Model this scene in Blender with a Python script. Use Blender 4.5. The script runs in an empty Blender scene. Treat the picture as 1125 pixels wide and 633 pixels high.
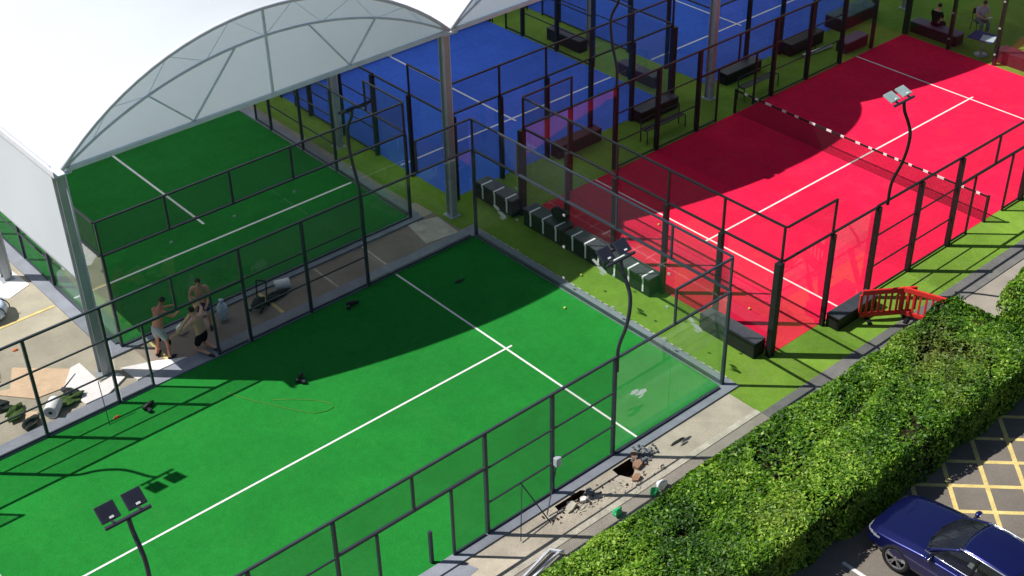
import bpy, bmesh, math, random
import numpy as np
from mathutils import Vector, Matrix, Euler
R = math.radians
rnd = random.Random(7)
scene = bpy.context.scene
COL = scene.collection

# ------------------------------------------------------------------ materials
MATS = {}
def nodes_of(name):
    m = bpy.data.materials.new(name); m.use_nodes = True
    nt = m.node_tree; nt.nodes.clear()
    out = nt.nodes.new('ShaderNodeOutputMaterial')
    MATS[name] = m
    return m, nt, out
def N(nt, t, **kw):
    n = nt.nodes.new(t)
    for k, v in kw.items():
        if k in n.inputs: n.inputs[k].default_value = v
        else: setattr(n, k, v)
    return n
def noise(nt, scale, detail=4, rough=.6, dist=0):
    tc = N(nt, 'ShaderNodeTexCoord')
    n = N(nt, 'ShaderNodeTexNoise'); n.inputs['Scale'].default_value = scale
    n.inputs['Detail'].default_value = detail; n.inputs['Roughness'].default_value = rough
    n.inputs['Distortion'].default_value = dist
    nt.links.new(tc.outputs['Object'], n.inputs['Vector'])
    return n
def ramp(nt, src, stops):
    r = N(nt, 'ShaderNodeValToRGB')
    e = r.color_ramp.elements
    while len(e) < len(stops): e.new(.5)
    for el, (p, c) in zip(e, stops):
        el.position = p; el.color = c if len(c) == 4 else (*c, 1)
    nt.links.new(src, r.inputs['Fac'])
    return r
def mixc(nt, a, b, fac, mode='MULTIPLY'):
    m = N(nt, 'ShaderNodeMix', data_type='RGBA', blend_type=mode)
    for sock, v in ((m.inputs[6], a), (m.inputs[7], b), (m.inputs[0], fac)):
        if hasattr(v, 'links'): nt.links.new(v, sock)
        elif isinstance(v, (int, float)): sock.default_value = v
        else: sock.default_value = (*v[:3], 1)
    return m.outputs[2]
def g(v): return (v, v, v)
def surf(name, col, rough=.6, spec=.4, metal=0, coat=0, var=.12, vscale=3, fine=0, fscale=60, bump=0, bscale=60, bdist=.01):
    """plain stuff with large soft variation, fine grain and optional bump"""
    m, nt, out = nodes_of(name)
    b = N(nt, 'ShaderNodeBsdfPrincipled', Roughness=rough, Metallic=metal)
    b.inputs['Specular IOR Level'].default_value = spec
    b.inputs['Coat Weight'].default_value = coat; b.inputs['Coat Roughness'].default_value = .03
    c = col
    if var:
        n = noise(nt, vscale)
        r = ramp(nt, n.outputs['Fac'], [(.3, g(1 - var)), (.7, g(1 + var))])
        c = mixc(nt, col, r.outputs['Color'], 1.0)
    if fine:
        n2 = noise(nt, fscale, 2)
        r2 = ramp(nt, n2.outputs['Fac'], [(.3, g(1 - fine)), (.7, g(1 + fine))])
        c = mixc(nt, c, r2.outputs['Color'], 1.0)
    if hasattr(c, 'links'): nt.links.new(c, b.inputs['Base Color'])
    else: b.inputs['Base Color'].default_value = (*c, 1)
    if bump:
        n3 = noise(nt, bscale, 3)
        bp = N(nt, 'ShaderNodeBump'); bp.inputs['Strength'].default_value = bump; bp.inputs['Distance'].default_value = bdist
        nt.links.new(n3.outputs['Fac'], bp.inputs['Height']); nt.links.new(bp.outputs['Normal'], b.inputs['Normal'])
    nt.links.new(b.outputs[0], out.inputs[0])
    return m
def turf(name, col, seam=(0, 2.0), worn=.10, sand=.0):
    """short sand-filled artificial grass: grain, worn patches and laid strips"""
    m, nt, out = nodes_of(name)
    b = N(nt, 'ShaderNodeBsdfPrincipled', Roughness=.95); b.inputs['Specular IOR Level'].default_value = .08
    c = mixc(nt, col, ramp(nt, noise(nt, .55, 5, .6, .6).outputs['Fac'], [(.3, g(1 - worn)), (.7, g(1 + worn))]).outputs['Color'], 1.0)
    c = mixc(nt, c, ramp(nt, noise(nt, 4.5, 4).outputs['Fac'], [(.3, g(.93)), (.7, g(1.07))]).outputs['Color'], 1.0)
    c = mixc(nt, c, ramp(nt, noise(nt, 45, 3, .7).outputs['Fac'], [(.28, g(.72)), (.72, g(1.28))]).outputs['Color'], 1.0)
    # strips, each laid with its pile a little different
    tc = N(nt, 'ShaderNodeTexCoord'); sp = N(nt, 'ShaderNodeSeparateXYZ'); nt.links.new(tc.outputs['Object'], sp.inputs[0])
    mu = N(nt, 'ShaderNodeMath', operation='DIVIDE'); mu.inputs[1].default_value = seam[1]; nt.links.new(sp.outputs[seam[0]], mu.inputs[0])
    fl = N(nt, 'ShaderNodeMath', operation='FLOOR'); nt.links.new(mu.outputs[0], fl.inputs[0])
    wn = N(nt, 'ShaderNodeTexWhiteNoise', noise_dimensions='1D'); nt.links.new(fl.outputs[0], wn.inputs['W'])
    c = mixc(nt, c, ramp(nt, wn.outputs['Value'], [(0, g(.92)), (1, g(1.08))]).outputs['Color'], 1.0)
    if sand:
        s = ramp(nt, noise(nt, 1.3, 6, .7).outputs['Fac'], [(.5, g(0)), (.75, g(sand))])
        c = mixc(nt, c, (.45, .40, .28), s.outputs['Color'], 'MIX')
    nt.links.new(c, b.inputs['Base Color'])
    bp = N(nt, 'ShaderNodeBump'); bp.inputs['Strength'].default_value = .35; bp.inputs['Distance'].default_value = .012
    nt.links.new(noise(nt, 90, 2).outputs['Fac'], bp.inputs['Height']); nt.links.new(bp.outputs['Normal'], b.inputs['Normal'])
    nt.links.new(b.outputs[0], out.inputs[0])
    return m

M = {}
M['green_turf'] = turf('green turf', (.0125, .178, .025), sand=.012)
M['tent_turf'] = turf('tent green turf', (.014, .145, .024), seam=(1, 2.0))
M['red_turf'] = turf('red turf', (.70, .0105, .054), sand=.03)
M['blue_turf'] = turf('blue turf', (.046, .120, .52), seam=(1, 2.0))
M['lime_turf'] = turf('lime turf', (.150, .262, .032), seam=(0, 2.0), worn=.16, sand=.10)
M['line'] = surf('line white', (.66, .66, .63), .8, .2, var=.06, vscale=2, fine=.08, fscale=30)
M['paint_yellow'] = surf('yellow road paint', (.60, .47, .18), .8, .2, var=.18, vscale=3, fine=.15, fscale=25)
M['paint_white'] = surf('white road paint', (.62, .61, .58), .8, .2, var=.2, vscale=3, fine=.15, fscale=25)
M['asphalt'] = surf('asphalt', (.165, .143, .12), .9, .25, var=.16, vscale=.8, fine=.28, fscale=55, bump=.35, bscale=70, bdist=.01)
M['yard'] = surf('yard concrete', (.36, .325, .25), .9, .2, var=.17, vscale=.9, fine=.13, fscale=35, bump=.15)
M['alley'] = surf('alley paving', (.24, .195, .16), .9, .2, var=.16, vscale=1.2, fine=.12, fscale=35, bump=.15)
M['paving'] = surf('paving', (.43, .375, .295), .9, .2, var=.2, vscale=1.1, fine=.14, fscale=30, bump=.15)
M['path'] = surf('path', (.285, .255, .215), .9, .2, var=.18, vscale=.9, fine=.15, fscale=40, bump=.2)
M['kerb_grey'] = surf('kerb grey', (.215, .23, .265), .75, .3, var=.14, vscale=2, fine=.1, fscale=40)
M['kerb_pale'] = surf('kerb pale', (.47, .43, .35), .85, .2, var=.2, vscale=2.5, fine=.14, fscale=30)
M['kerb_dark'] = surf('kerb dark', (.15, .145, .138), .85, .2, var=.16, vscale=2, fine=.14, fscale=40)
M['soil'] = surf('dug soil', (.065, .035, .025), .95, .1, var=.4, vscale=6, fine=.3, fscale=25, bump=.6, bscale=12, bdist=.05)
M['brick_rubble'] = surf('brick rubble', (.30, .18, .115), .9, .15, var=.25, vscale=9, fine=.2, fscale=40)
M['grey_rubble'] = surf('grey rubble', (.20, .20, .21), .9, .15, var=.3, vscale=14, fine=.2)
M['black_steel'] = surf('black steel', (.010, .010, .013), .5, .4, var=.2, vscale=2)
M['grey_steel'] = surf('slate steel', (.030, .037, .052), .45, .45, var=.16, vscale=2)
M['lamp_dark'] = surf('lamp housing dark', (.022, .024, .040), .5, .35, var=.1)
M['lamp_grey'] = surf('lamp housing grey', (.26, .34, .34), .5, .35, var=.1)
M['galv'] = surf('galvanised steel', (.36, .385, .40), .5, .5, metal=.25, var=.12, vscale=1.5)
M['truss'] = surf('truss steel', (.60, .67, .71), .5, .4, var=.1)
M['gutter'] = surf('gutter metal', (.60, .62, .67), .45, .4, var=.08)
M['black_plastic'] = surf('black plastic', (.012, .012, .014), .55, .4, var=.2)
M['bench_black'] = surf('black bench cover', (.011, .012, .015), .5, .4, var=.25, vscale=4)
M['bench_top'] = surf('grey bench top', (.050, .052, .062), .5, .4, var=.25, vscale=4)
M['bench_maroon'] = surf('maroon bench cover', (.075, .011, .019), .55, .35, var=.2, vscale=4)
M['bench_purple'] = surf('mauve bench top', (.13, .085, .14), .6, .3, var=.2, vscale=4)
M['white_plastic'] = surf('white plastic', (.78, .78, .76), .5, .4, var=.06)
M['grey_plastic'] = surf('pale grey plastic', (.45, .48, .52), .5, .4, var=.06)
M['red_plastic'] = surf('red barrier plastic', (.62, .028, .024), .45, .4, var=.12, vscale=5)
M['cardboard'] = surf('cardboard', (.62, .45, .30), .9, .1, var=.1, vscale=3, fine=.05)
M['foam'] = surf('white board', (.78, .74, .72), .9, .1, var=.07, vscale=3)
M['turf_scrap'] = surf('turf offcut', (.06, .10, .03), .95, .05, var=.4, vscale=8, fine=.3)
M['turf_back'] = surf('turf backing', (.035, .037, .035), .9, .1, var=.3, vscale=8)
M['green_cloth'] = surf('bright green plastic', (.03, .42, .15), .5, .4, var=.1)
M['blue_wrap'] = surf('bluish plastic wrap', (.60, .70, .82), .3, .5, var=.25, vscale=7)
M['wood'] = surf('pale wood', (.52, .40, .20), .7, .2, var=.15, vscale=10)
M['skin'] = surf('skin', (.56, .31, .21), .55, .35, var=.10, vscale=6)
M['skin_red'] = surf('sunburnt skin', (.56, .23, .15), .55, .35, var=.16, vscale=5)
M['hair'] = surf('dark hair', (.025, .017, .012), .6, .3, var=.2, vscale=30)
M['cloth_grey'] = surf('pale grey cloth', (.42, .44, .45), .9, .1, var=.12, vscale=8)
M['cloth_black'] = surf('black cloth', (.014, .014, .017), .9, .1, var=.2, vscale=8)
M['cloth_blue'] = surf('navy cloth', (.05, .06, .16), .9, .1, var=.15, vscale=8)
M['cloth_mauve'] = surf('pale mauve cloth', (.42, .36, .46), .9, .1, var=.15, vscale=8)
M['cloth_teal'] = surf('grey teal cloth', (.10, .15, .16), .9, .1, var=.15, vscale=8)
M['orange'] = surf('orange plastic', (.75, .16, .03), .5, .4, var=.1)
M['hose'] = surf('ochre cord', (.10, .20, .03), .7, .2, var=.1)
M['ball'] = surf('tennis felt', (.60, .66, .12), .95, .05, var=.1, vscale=30)
M['tyre'] = surf('tyre rubber', (.014, .014, .015), .85, .2, var=.1)
M['rim'] = surf('alloy rim', (.42, .43, .45), .3, .5, metal=.85, var=.05)
M['rim_dark'] = surf('wheel well dark', (.012, .012, .013), .7, .2, var=.1)
M['interior'] = surf('car interior', (.028, .028, .032), .7, .3, var=.2, vscale=5)
M['chrome'] = surf('bright trim', (.75, .77, .80), .18, .5, metal=.9, var=0)
M['car_black'] = surf('gloss black trim', (.008, .008, .010), .25, .5, var=0)

def car_paint():
    m, nt, out = nodes_of('deep blue car paint')
    b = N(nt, 'ShaderNodeBsdfPrincipled', Roughness=.32, Metallic=.55)
    b.inputs['Coat Weight'].default_value = 1; b.inputs['Coat Roughness'].default_value = .04
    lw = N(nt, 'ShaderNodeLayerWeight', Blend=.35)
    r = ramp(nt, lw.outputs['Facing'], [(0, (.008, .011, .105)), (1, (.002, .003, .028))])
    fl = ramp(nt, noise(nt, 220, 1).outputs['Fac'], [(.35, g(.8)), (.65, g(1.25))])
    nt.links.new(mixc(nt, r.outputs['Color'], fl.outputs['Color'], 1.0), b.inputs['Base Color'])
    nt.links.new(b.outputs[0], out.inputs[0]); return m
M['car_paint'] = car_paint()

def glass_mat(name, tint, refl=1.0, dust_haze=.03, dust_haze_col=(.8, .85, .82)):
    m, nt, out = nodes_of(name)
    t = N(nt, 'ShaderNodeBsdfTransparent'); t.inputs[0].default_value = (*tint, 1)
    gl = N(nt, 'ShaderNodeBsdfGlossy'); gl.inputs['Roughness'].default_value = .01
    d = N(nt, 'ShaderNodeBsdfDiffuse'); d.inputs[0].default_value = (*dust_haze_col, 1)
    ge = N(nt, 'ShaderNodeNewGeometry'); dt = N(nt, 'ShaderNodeVectorMath', operation='DOT_PRODUCT')
    nt.links.new(ge.outputs['Normal'], dt.inputs[0]); nt.links.new(ge.outputs['Incoming'], dt.inputs[1])
    ab = N(nt, 'ShaderNodeMath', operation='ABSOLUTE'); nt.links.new(dt.outputs['Value'], ab.inputs[0])
    om = N(nt, 'ShaderNodeMath', operation='SUBTRACT'); om.inputs[0].default_value = 1.0; nt.links.new(ab.outputs[0], om.inputs[1])
    pw = N(nt, 'ShaderNodeMath', operation='POWER'); pw.inputs[1].default_value = 5.0; nt.links.new(om.outputs[0], pw.inputs[0])
    mu = N(nt, 'ShaderNodeMath', operation='MULTIPLY_ADD'); mu.inputs[1].default_value = .96 * refl; mu.inputs[2].default_value = .04 * refl; nt.links.new(pw.outputs[0], mu.inputs[0])
    m1 = N(nt, 'ShaderNodeMixShader')
    dn = noise(nt, 1.7, 5, .7)
    dr = ramp(nt, dn.outputs['Fac'], [(.3, g(dust_haze * .5)), (.75, g(dust_haze * 1.8))])
    nt.links.new(dr.outputs['Color'], m1.inputs[0]); nt.links.new(t.outputs[0], m1.inputs[1]); nt.links.new(d.outputs[0], m1.inputs[2])
    m2 = N(nt, 'ShaderNodeMixShader'); nt.links.new(mu.outputs[0], m2.inputs[0]); nt.links.new(m1.outputs[0], m2.inputs[1]); nt.links.new(gl.outputs[0], m2.inputs[2])
    nt.links.new(m2.outputs[0], out.inputs[0]); return m
M['glass'] = glass_mat('toughened glass', (.965, .988, .975), 1.0, .0015)
M['glass_haze'] = glass_mat('glass with painted reflection haze', (.955, .985, .97), 1.15, .016)  # milky reflected light put into the surface as a diffuse haze
M['car_glass'] = glass_mat('car glass', (.40, .46, .45), 1.0, .012)

def mesh_mat(name, col, pitch, wire):
    """welded wire: wires opaque, gaps clear, laid out in metres on the panel's UVs"""
    m, nt, out = nodes_of(name)
    uv = N(nt, 'ShaderNodeUVMap'); sp = N(nt, 'ShaderNodeSeparateXYZ'); nt.links.new(uv.outputs[0], sp.inputs[0])
    def stripe(s):
        a = N(nt, 'ShaderNodeMath', operation='DIVIDE'); a.inputs[1].default_value = pitch; nt.links.new(s, a.inputs[0])
        f = N(nt, 'ShaderNodeMath', operation='FRACT'); nt.links.new(a.outputs[0], f.inputs[0])
        l = N(nt, 'ShaderNodeMath', operation='LESS_THAN'); l.inputs[1].default_value = wire / pitch; nt.links.new(f.outputs[0], l.inputs[0]); return l.outputs[0]
    mx = N(nt, 'ShaderNodeMath', operation='MAXIMUM'); nt.links.new(stripe(sp.outputs[0]), mx.inputs[0]); nt.links.new(stripe(sp.outputs[1]), mx.inputs[1])
    t = N(nt, 'ShaderNodeBsdfTransparent')
    b = N(nt, 'ShaderNodeBsdfPrincipled', Roughness=.5); b.inputs['Base Color'].default_value = (*col, 1)
    ms = N(nt, 'ShaderNodeMixShader'); nt.links.new(mx.outputs[0], ms.inputs[0]); nt.links.new(t.outputs[0], ms.inputs[1]); nt.links.new(b.outputs[0], ms.inputs[2])
    nt.links.new(ms.outputs[0], out.inputs[0]); return m
M['mesh_black'] = mesh_mat('black wire mesh', (.012, .012, .014), .025, .0022)
M['mesh_grey'] = mesh_mat('slate wire mesh', (.03, .038, .05), .025, .0038)
M['net_mesh'] = mesh_mat('black net cord', (.008, .008, .008), .045, .010)

def membrane(name, col, trans):
    m, nt, out = nodes_of(name)
    n = ramp(nt, noise(nt, .35, 4).outputs['Fac'], [(.3, g(.95)), (.7, g(1.0))])
    c = mixc(nt, col, n.outputs['Color'], 1.0)
    d = N(nt, 'ShaderNodeBsdfPrincipled', Roughness=.5); d.inputs['Specular IOR Level'].default_value = .25
    nt.links.new(c, d.inputs['Base Color'])
    t = N(nt, 'ShaderNodeBsdfTranslucent'); nt.links.new(c, t.inputs[0])
    ms = N(nt, 'ShaderNodeMixShader'); ms.inputs[0].default_value = trans
    nt.links.new(d.outputs[0], ms.inputs[1]); nt.links.new(t.outputs[0], ms.inputs[2]); nt.links.new(ms.outputs[0], out.inputs[0]); return m
M['roof'] = membrane('white roof membrane', (.82, .86, .92), .42)
M['lens'] = surf('headlight lens', (.36, .39, .43), .12, .6, metal=.4, coat=1, var=.25, vscale=14)
M['decal'] = membrane('white decal film', (.85, .86, .86), .5)
M['gable'] = membrane('gable membrane', (.80, .87, .92), .72)

def leaf_mat():
    m, nt, out = nodes_of('hedge leaves')
    at = N(nt, 'ShaderNodeAttribute', attribute_name='tone')
    r = ramp(nt, at.outputs['Fac'], [(0, (.020, .062, .006)), (.4, (.068, .175, .010)), (.8, (.165, .310, .018)), (1, (.30, .43, .06))])
    b = N(nt, 'ShaderNodeBsdfPrincipled', Roughness=.5); b.inputs['Specular IOR Level'].default_value = .3
    ad = N(nt, 'ShaderNodeAttribute', attribute_name='dry')
    lc = mixc(nt, r.outputs['Color'], (.17, .155, .045), ad.outputs['Fac'], 'MIX')
    nt.links.new(lc, b.inputs['Base Color'])
    t = N(nt, 'ShaderNodeBsdfTranslucent'); c = mixc(nt, lc, (1.5, 1.6, .6), 1.0); nt.links.new(c, t.inputs[0])
    ms = N(nt, 'ShaderNodeMixShader'); ms.inputs[0].default_value = .22
    nt.links.new(b.outputs[0], ms.inputs[1]); nt.links.new(t.outputs[0], ms.inputs[2]); nt.links.new(ms.outputs[0], out.inputs[0]); return m
M['leaf'] = leaf_mat()
M['twig'] = surf('hedge twigs', (.025, .022, .010), .95, .1, var=.4, vscale=5)

# ------------------------------------------------------------------ mesh helpers
class MB:
    def __init__(s): s.v = []; s.f = []; s.mi = []; s.cur = 0; s.uv = None
    def face(s, idx): s.f.append(tuple(idx)); s.mi.append(s.cur)
    def quad(s, *p):
        n = len(s.v); s.v += [tuple(q) for q in p]; s.face(range(n, n + len(p))); return s
    def box(s, a, b, bevel=0):
        (x0, y0, z0), (x1, y1, z1) = [tuple(map(min, a, b)), tuple(map(max, a, b))]
        n = len(s.v)
        s.v += [(x0, y0, z0), (x1, y0, z0), (x1, y1, z0), (x0, y1, z0), (x0, y0, z1), (x1, y0, z1), (x1, y1, z1), (x0, y1, z1)]
        for q in ((3, 2, 1, 0), (4, 5, 6, 7), (0, 1, 5, 4), (1, 2, 6, 5), (2, 3, 7, 6), (3, 0, 4, 7)): s.face([n + k for k in q])
        return s
    def obox(s, c, size, rot=(0, 0, 0)):
        m = Matrix.Translation(c) @ Euler(rot).to_matrix().to_4x4()
        n = len(s.v); h = [k / 2 for k in size]
        for z in (-1, 1):
            for x, y in ((-1, -1), (1, -1), (1, 1), (-1, 1)): s.v.append(tuple(m @ Vector((x * h[0], y * h[1], z * h[2]))))
        for q in ((3, 2, 1, 0), (4, 5, 6, 7), (0, 1, 5, 4), (1, 2, 6, 5), (2, 3, 7, 6), (3, 0, 4, 7)): s.face([n + k for k in q])
        return s
    def bar(s, p, q, w, h=None):
        """square bar between two points"""
        h = h or w; p = Vector(p); q = Vector(q); d = (q - p).normalized()
        up = Vector((0, 0, 1)) if abs(d.z) < .95 else Vector((0, 1, 0))
        a = d.cross(up).normalized() * w / 2; b = a.cross(d).normalized() * h / 2
        n = len(s.v)
        for o in (p, q):
            for i, j in ((-1, -1), (1, -1), (1, 1), (-1, 1)): s.v.append(tuple(o + a * i + b * j))
        for k in ((3, 2, 1, 0), (4, 5, 6, 7), (0, 1, 5, 4), (1, 2, 6, 5), (2, 3, 7, 6), (3, 0, 4, 7)): s.face([n + i for i in k])
        return s
    def tube(s, pts, r, n=8, cap=True):
        pts = [Vector(p) for p in pts]; rr = r if isinstance(r, (list, tuple)) else [r] * len(pts)
        base = len(s.v); ref = None
        for i, p in enumerate(pts):
            d = (pts[min(i + 1, len(pts) - 1)] - pts[max(i - 1, 0)]).normalized()
            if ref is None: ref = d.orthogonal().normalized()
            ref = (ref - d * ref.dot(d)).normalized(); o = d.cross(ref)
            for k in range(n):
                t = 2 * math.pi * k / n
                s.v.append(tuple(p + (ref * math.cos(t) + o * math.sin(t)) * rr[i]))
        for i in range(len(pts) - 1):
            for k in range(n):
                a = base + i * n + k; b = base + i * n + (k + 1) % n
                s.face((a, b, b + n, a + n))
        if cap:
            s.face([base + k for k in range(n)][::-1]); s.face([base + (len(pts) - 1) * n + k for k in range(n)])
        return s
    def prism(s, poly, z0, z1):
        n = len(s.v); k = len(poly)
        ar = sum(poly[i][0] * poly[(i + 1) % k][1] - poly[(i + 1) % k][0] * poly[i][1] for i in range(k))
        if ar < 0: poly = poly[::-1]
        s.v += [(x, y, z0) for x, y in poly] + [(x, y, z1) for x, y in poly]
        s.face([n + i for i in range(k)][::-1]); s.face([n + k + i for i in range(k)])
        for i in range(k): s.face((n + i, n + (i + 1) % k, n + k + (i + 1) % k, n + k + i))
        return s
    def ell(s, c, r, nu=12, nv=8, fn=None):
        base = len(s.v); c = Vector(c)
        for j in range(nv + 1):
            ph = math.pi * j / nv
            for i in range(nu):
                t = 2 * math.pi * i / nu
                p = Vector((r[0] * math.sin(ph) * math.cos(t), r[1] * math.sin(ph) * math.sin(t), r[2] * math.cos(ph)))
                if fn: p = fn(p)
                s.v.append(tuple(c + p))
        for j in range(nv):
            for i in range(nu):
                a = base + j * nu + i; b = base + j * nu + (i + 1) % nu
                s.face((a, a + nu, b + nu, b))
        return s
def link(o, parent=None):
    COL.objects.link(o)
    if parent: o.parent = parent
    return o
def to_mesh(name, mb, mats, smooth=False, off=(0, 0, 0)):
    me = bpy.data.meshes.new(name)
    ox, oy, oz = off
    me.from_pydata([(x - ox, y - oy, z - oz) for x, y, z in mb.v], [], mb.f); me.update()
    for m in (mats if isinstance(mats, (list, tuple)) else [mats]): me.materials.append(M[m] if isinstance(m, str) else m)
    if any(mb.mi): me.polygons.foreach_set('material_index', mb.mi)
    if smooth: me.polygons.foreach_set('use_smooth', [True] * len(me.polygons))
    return me
def bevel_mesh(me, w, seg=2):
    bm = bmesh.new(); bm.from_mesh(me)
    bmesh.ops.remove_doubles(bm, verts=bm.verts, dist=1e-5)
    es = [e for e in bm.edges if len(e.link_faces) == 2 and e.calc_face_angle(0) > .5]
    bmesh.ops.bevel(bm, geom=es, offset=w, segments=seg, affect='EDGES', profile=.6)
    bm.to_mesh(me); bm.free(); me.update()
def obj(name, mb, mats, parent=None, smooth=False, bevel=0, off=None):
    """ONE mesh object. World-built meshes under a thing are moved into its frame"""
    if off is None: off = (0, 0, 0)
    me = to_mesh(name, mb, mats, smooth, off)
    if bevel: bevel_mesh(me, bevel)
    return link(bpy.data.objects.new(name, me), parent)
def thing(name, label, cat, loc=(0, 0, 0), rotz=0, group=None):
    o = link(bpy.data.objects.new(name, None)); o.empty_display_size = .3
    o.location = loc; o.rotation_euler = (0, 0, rotz)
    o['label'] = label; o['category'] = cat
    if group: o['group'] = group
    return o
def tag(o, label, cat, group=None):
    o['label'] = label; o['category'] = cat
    if group: o['group'] = group
    return o
def struct(name, mb, mat, bevel=0):
    o = obj(name, mb, mat, bevel=bevel); o['kind'] = 'structure'; return o
def copy_thing(root, loc, rotz, label, group=None):
    r = root.copy(); COL.objects.link(r); r.location = loc; r.rotation_euler = (0, 0, rotz); r['label'] = label
    if group: r['group'] = group
    for ch in [o for o in COL.objects if o.parent == root]:
        c = ch.copy(); COL.objects.link(c); c.parent = r
        for gd in [o for o in COL.objects if o.parent == ch]:
            d = gd.copy(); COL.objects.link(d); d.parent = c
    return r
def sheet(poly, z):
    mb = MB(); k = len(poly)
    ar = sum(poly[i][0] * poly[(i + 1) % k][1] - poly[(i + 1) % k][0] * poly[i][1] for i in range(k))
    if ar < 0: poly = poly[::-1]
    mb.quad(*[(x, y, z) for x, y in poly]); return mb
def rect(x0, y0, x1, y1): return [(x0, y0), (x1, y0), (x1, y1), (x0, y1)]

# ------------------------------------------------------------------ ground and surfaces
hole1 = [(-4.36, -.40), (-3.76, -.40), (-3.70, -.50), (-4.00, -.80), (-4.22, -.92), (-4.38, -.62)]
hole2 = [(-6.25, -.40), (-5.42, -.40), (-5.32, -.50), (-5.62, -.58), (-6.28, -.55)]
def holed(name, outer, holes, z, mat):
    bm = bmesh.new(); edges = []
    for loop in [outer] + holes:
        vs = [bm.verts.new((x, y, z)) for x, y in loop]
        for i in range(len(vs)): edges.append(bm.edges.new((vs[i], vs[(i + 1) % len(vs)])))
    bmesh.ops.triangle_fill(bm, edges=edges, use_beauty=True)
    for f in bm.faces:
        if f.normal.z < 0: f.normal_flip()
    me = bpy.data.meshes.new(name); bm.to_mesh(me); bm.free(); me.materials.append(M[mat])
    o = link(bpy.data.objects.new(name, me)); o['kind'] = 'structure'; return o
holed('ground', rect(-400, -400, 400, 400), [hole1, hole2], 0, 'yard')
for h in (hole1, hole2):
    mb = MB(); k = len(h)
    for i in range(k):
        (x0, y0), (x1, y1) = h[i], h[(i + 1) % k]
        mb.quad((x0, y0, .006), (x1, y1, .006), (x1, y1, -.38), (x0, y0, -.38))
    mb.quad(*[(x, y, -.34) for x, y in h])
    struct('dug_pit', mb, 'soil')
struct('car_park', sheet(rect(-80, -90, 90, -4.2), .004), 'asphalt')
holed('paving', rect(-60, -1.42, -.05, -.30), [hole1, hole2], .004, 'paving')
struct('path', sheet(rect(-60, -5.0, 60, -1.40), .002), 'path')
struct('alley_paving', sheet([(-10.6, 10.5), (-.05, 10.5), (-.05, 12.0), (-10.6, 12.0)], .004), 'alley')
# lime turf round the courts
struct('lime_turf', sheet(rect(.42, -1.42, 70, 60), .006), 'lime_turf')
struct('lime_turf', sheet(rect(-.06, 10.6, .42, 60), .006), 'lime_turf')
struct('lime_turf', sheet(rect(-.06, -1.42, .42, -.06), .006), 'lime_turf')
struct('lime_turf', sheet(rect(-.20, 12.9, -.06, 60), .006), 'lime_turf')
# courts (turf sheets) and painted lines
def court_turf(name, r, mat): struct(name, sheet(r, .014), mat)
court_turf('green_court', rect(-20, 0, 0, 10), 'green_turf')
court_turf('red_court', rect(2.1, 0, 22.1, 10), 'red_turf')
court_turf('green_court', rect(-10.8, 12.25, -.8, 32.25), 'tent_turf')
court_turf('blue_court', rect(1, 12.25, 11, 32.25), 'blue_turf')
court_turf('blue_court', rect(13.1, 12.25, 23.1, 32.25), 'blue_turf')
def lines(rects, z=.018):
    mb = MB()
    for i, r in enumerate(rects): mb.quad(*[(x, y, z + .002 * i) for x, y in rect(*r)])
    struct('court_lines', mb, 'line')
W = .05
lines([(-3.09, .02, -3.03, 9.98), (-17.0, 4.98, -2.85, 5.04), (-16.98, .02, -16.9, 9.98)])
lines([(5.11, .02, 5.17, 9.98), (4.92, 4.97, 19.28, 5.03), (19.03, .02, 19.09, 9.98)])
lines([(-10.7, 15.28, -.85, 15.36), (-5.83, 16.35, -5.75, 29.2), (-10.7, 29.2, -.85, 29.28)])
lines([(1.05, 15.09, 10.95, 15.17), (5.96, 14.9, 6.04, 29.5), (1.05, 29.1, 10.95, 29.18)])
lines([(13.15, 15.12, 23.05, 15.20), (18.06, 14.9, 18.14, 29.5), (13.15, 29.1, 23.05, 29.18)])
# kerbs
def kerb(x0, y0, x1, y1, h, mat, name='kerb'): struct(name, MB().box((x0, y0, -.02), (x1, y1, h)), mat, bevel=.012)
kerb(-20, -.34, .36, -.012, .05, 'kerb_grey'); kerb(-20, 10.02, .36, 10.52, .05, 'kerb_grey'); kerb(.012, -.008, .36, 10.016, .05, 'kerb_grey')
kerb(-11.3, 11.93, -.5, 12.235, .06, 'kerb_grey'); kerb(-11.25, 12.24, -10.815, 32.3, .06, 'kerb_grey'); kerb(-.785, 12.24, -.45, 32.3, .06, 'kerb_grey')
kerb(-40, -1.42, -.05, -1.25, .02, 'kerb_pale'); kerb(-.04, -2.02, 60, -1.43, .03, 'kerb_dark')
struct('path', sheet([(-10.4, -.36), (-8.98, -.36), (-8.85, -.72), (-10.3, -.9)], .010), 'kerb_grey')
struct('path', sheet(rect(-.45, 12.9, -.20, 40), .008), 'path')
struct('path', sheet([(-1.35, 10.7), (-.2, 10.55), (-.1, 11.7), (-1.1, 12.0)], .008), 'kerb_pale')
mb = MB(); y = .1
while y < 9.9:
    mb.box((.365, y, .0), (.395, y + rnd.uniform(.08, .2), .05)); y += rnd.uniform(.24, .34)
struct('kerb_edge_dashes', mb, 'kerb_pale')  # broken row of short pale blocks along the kerb edge
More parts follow.
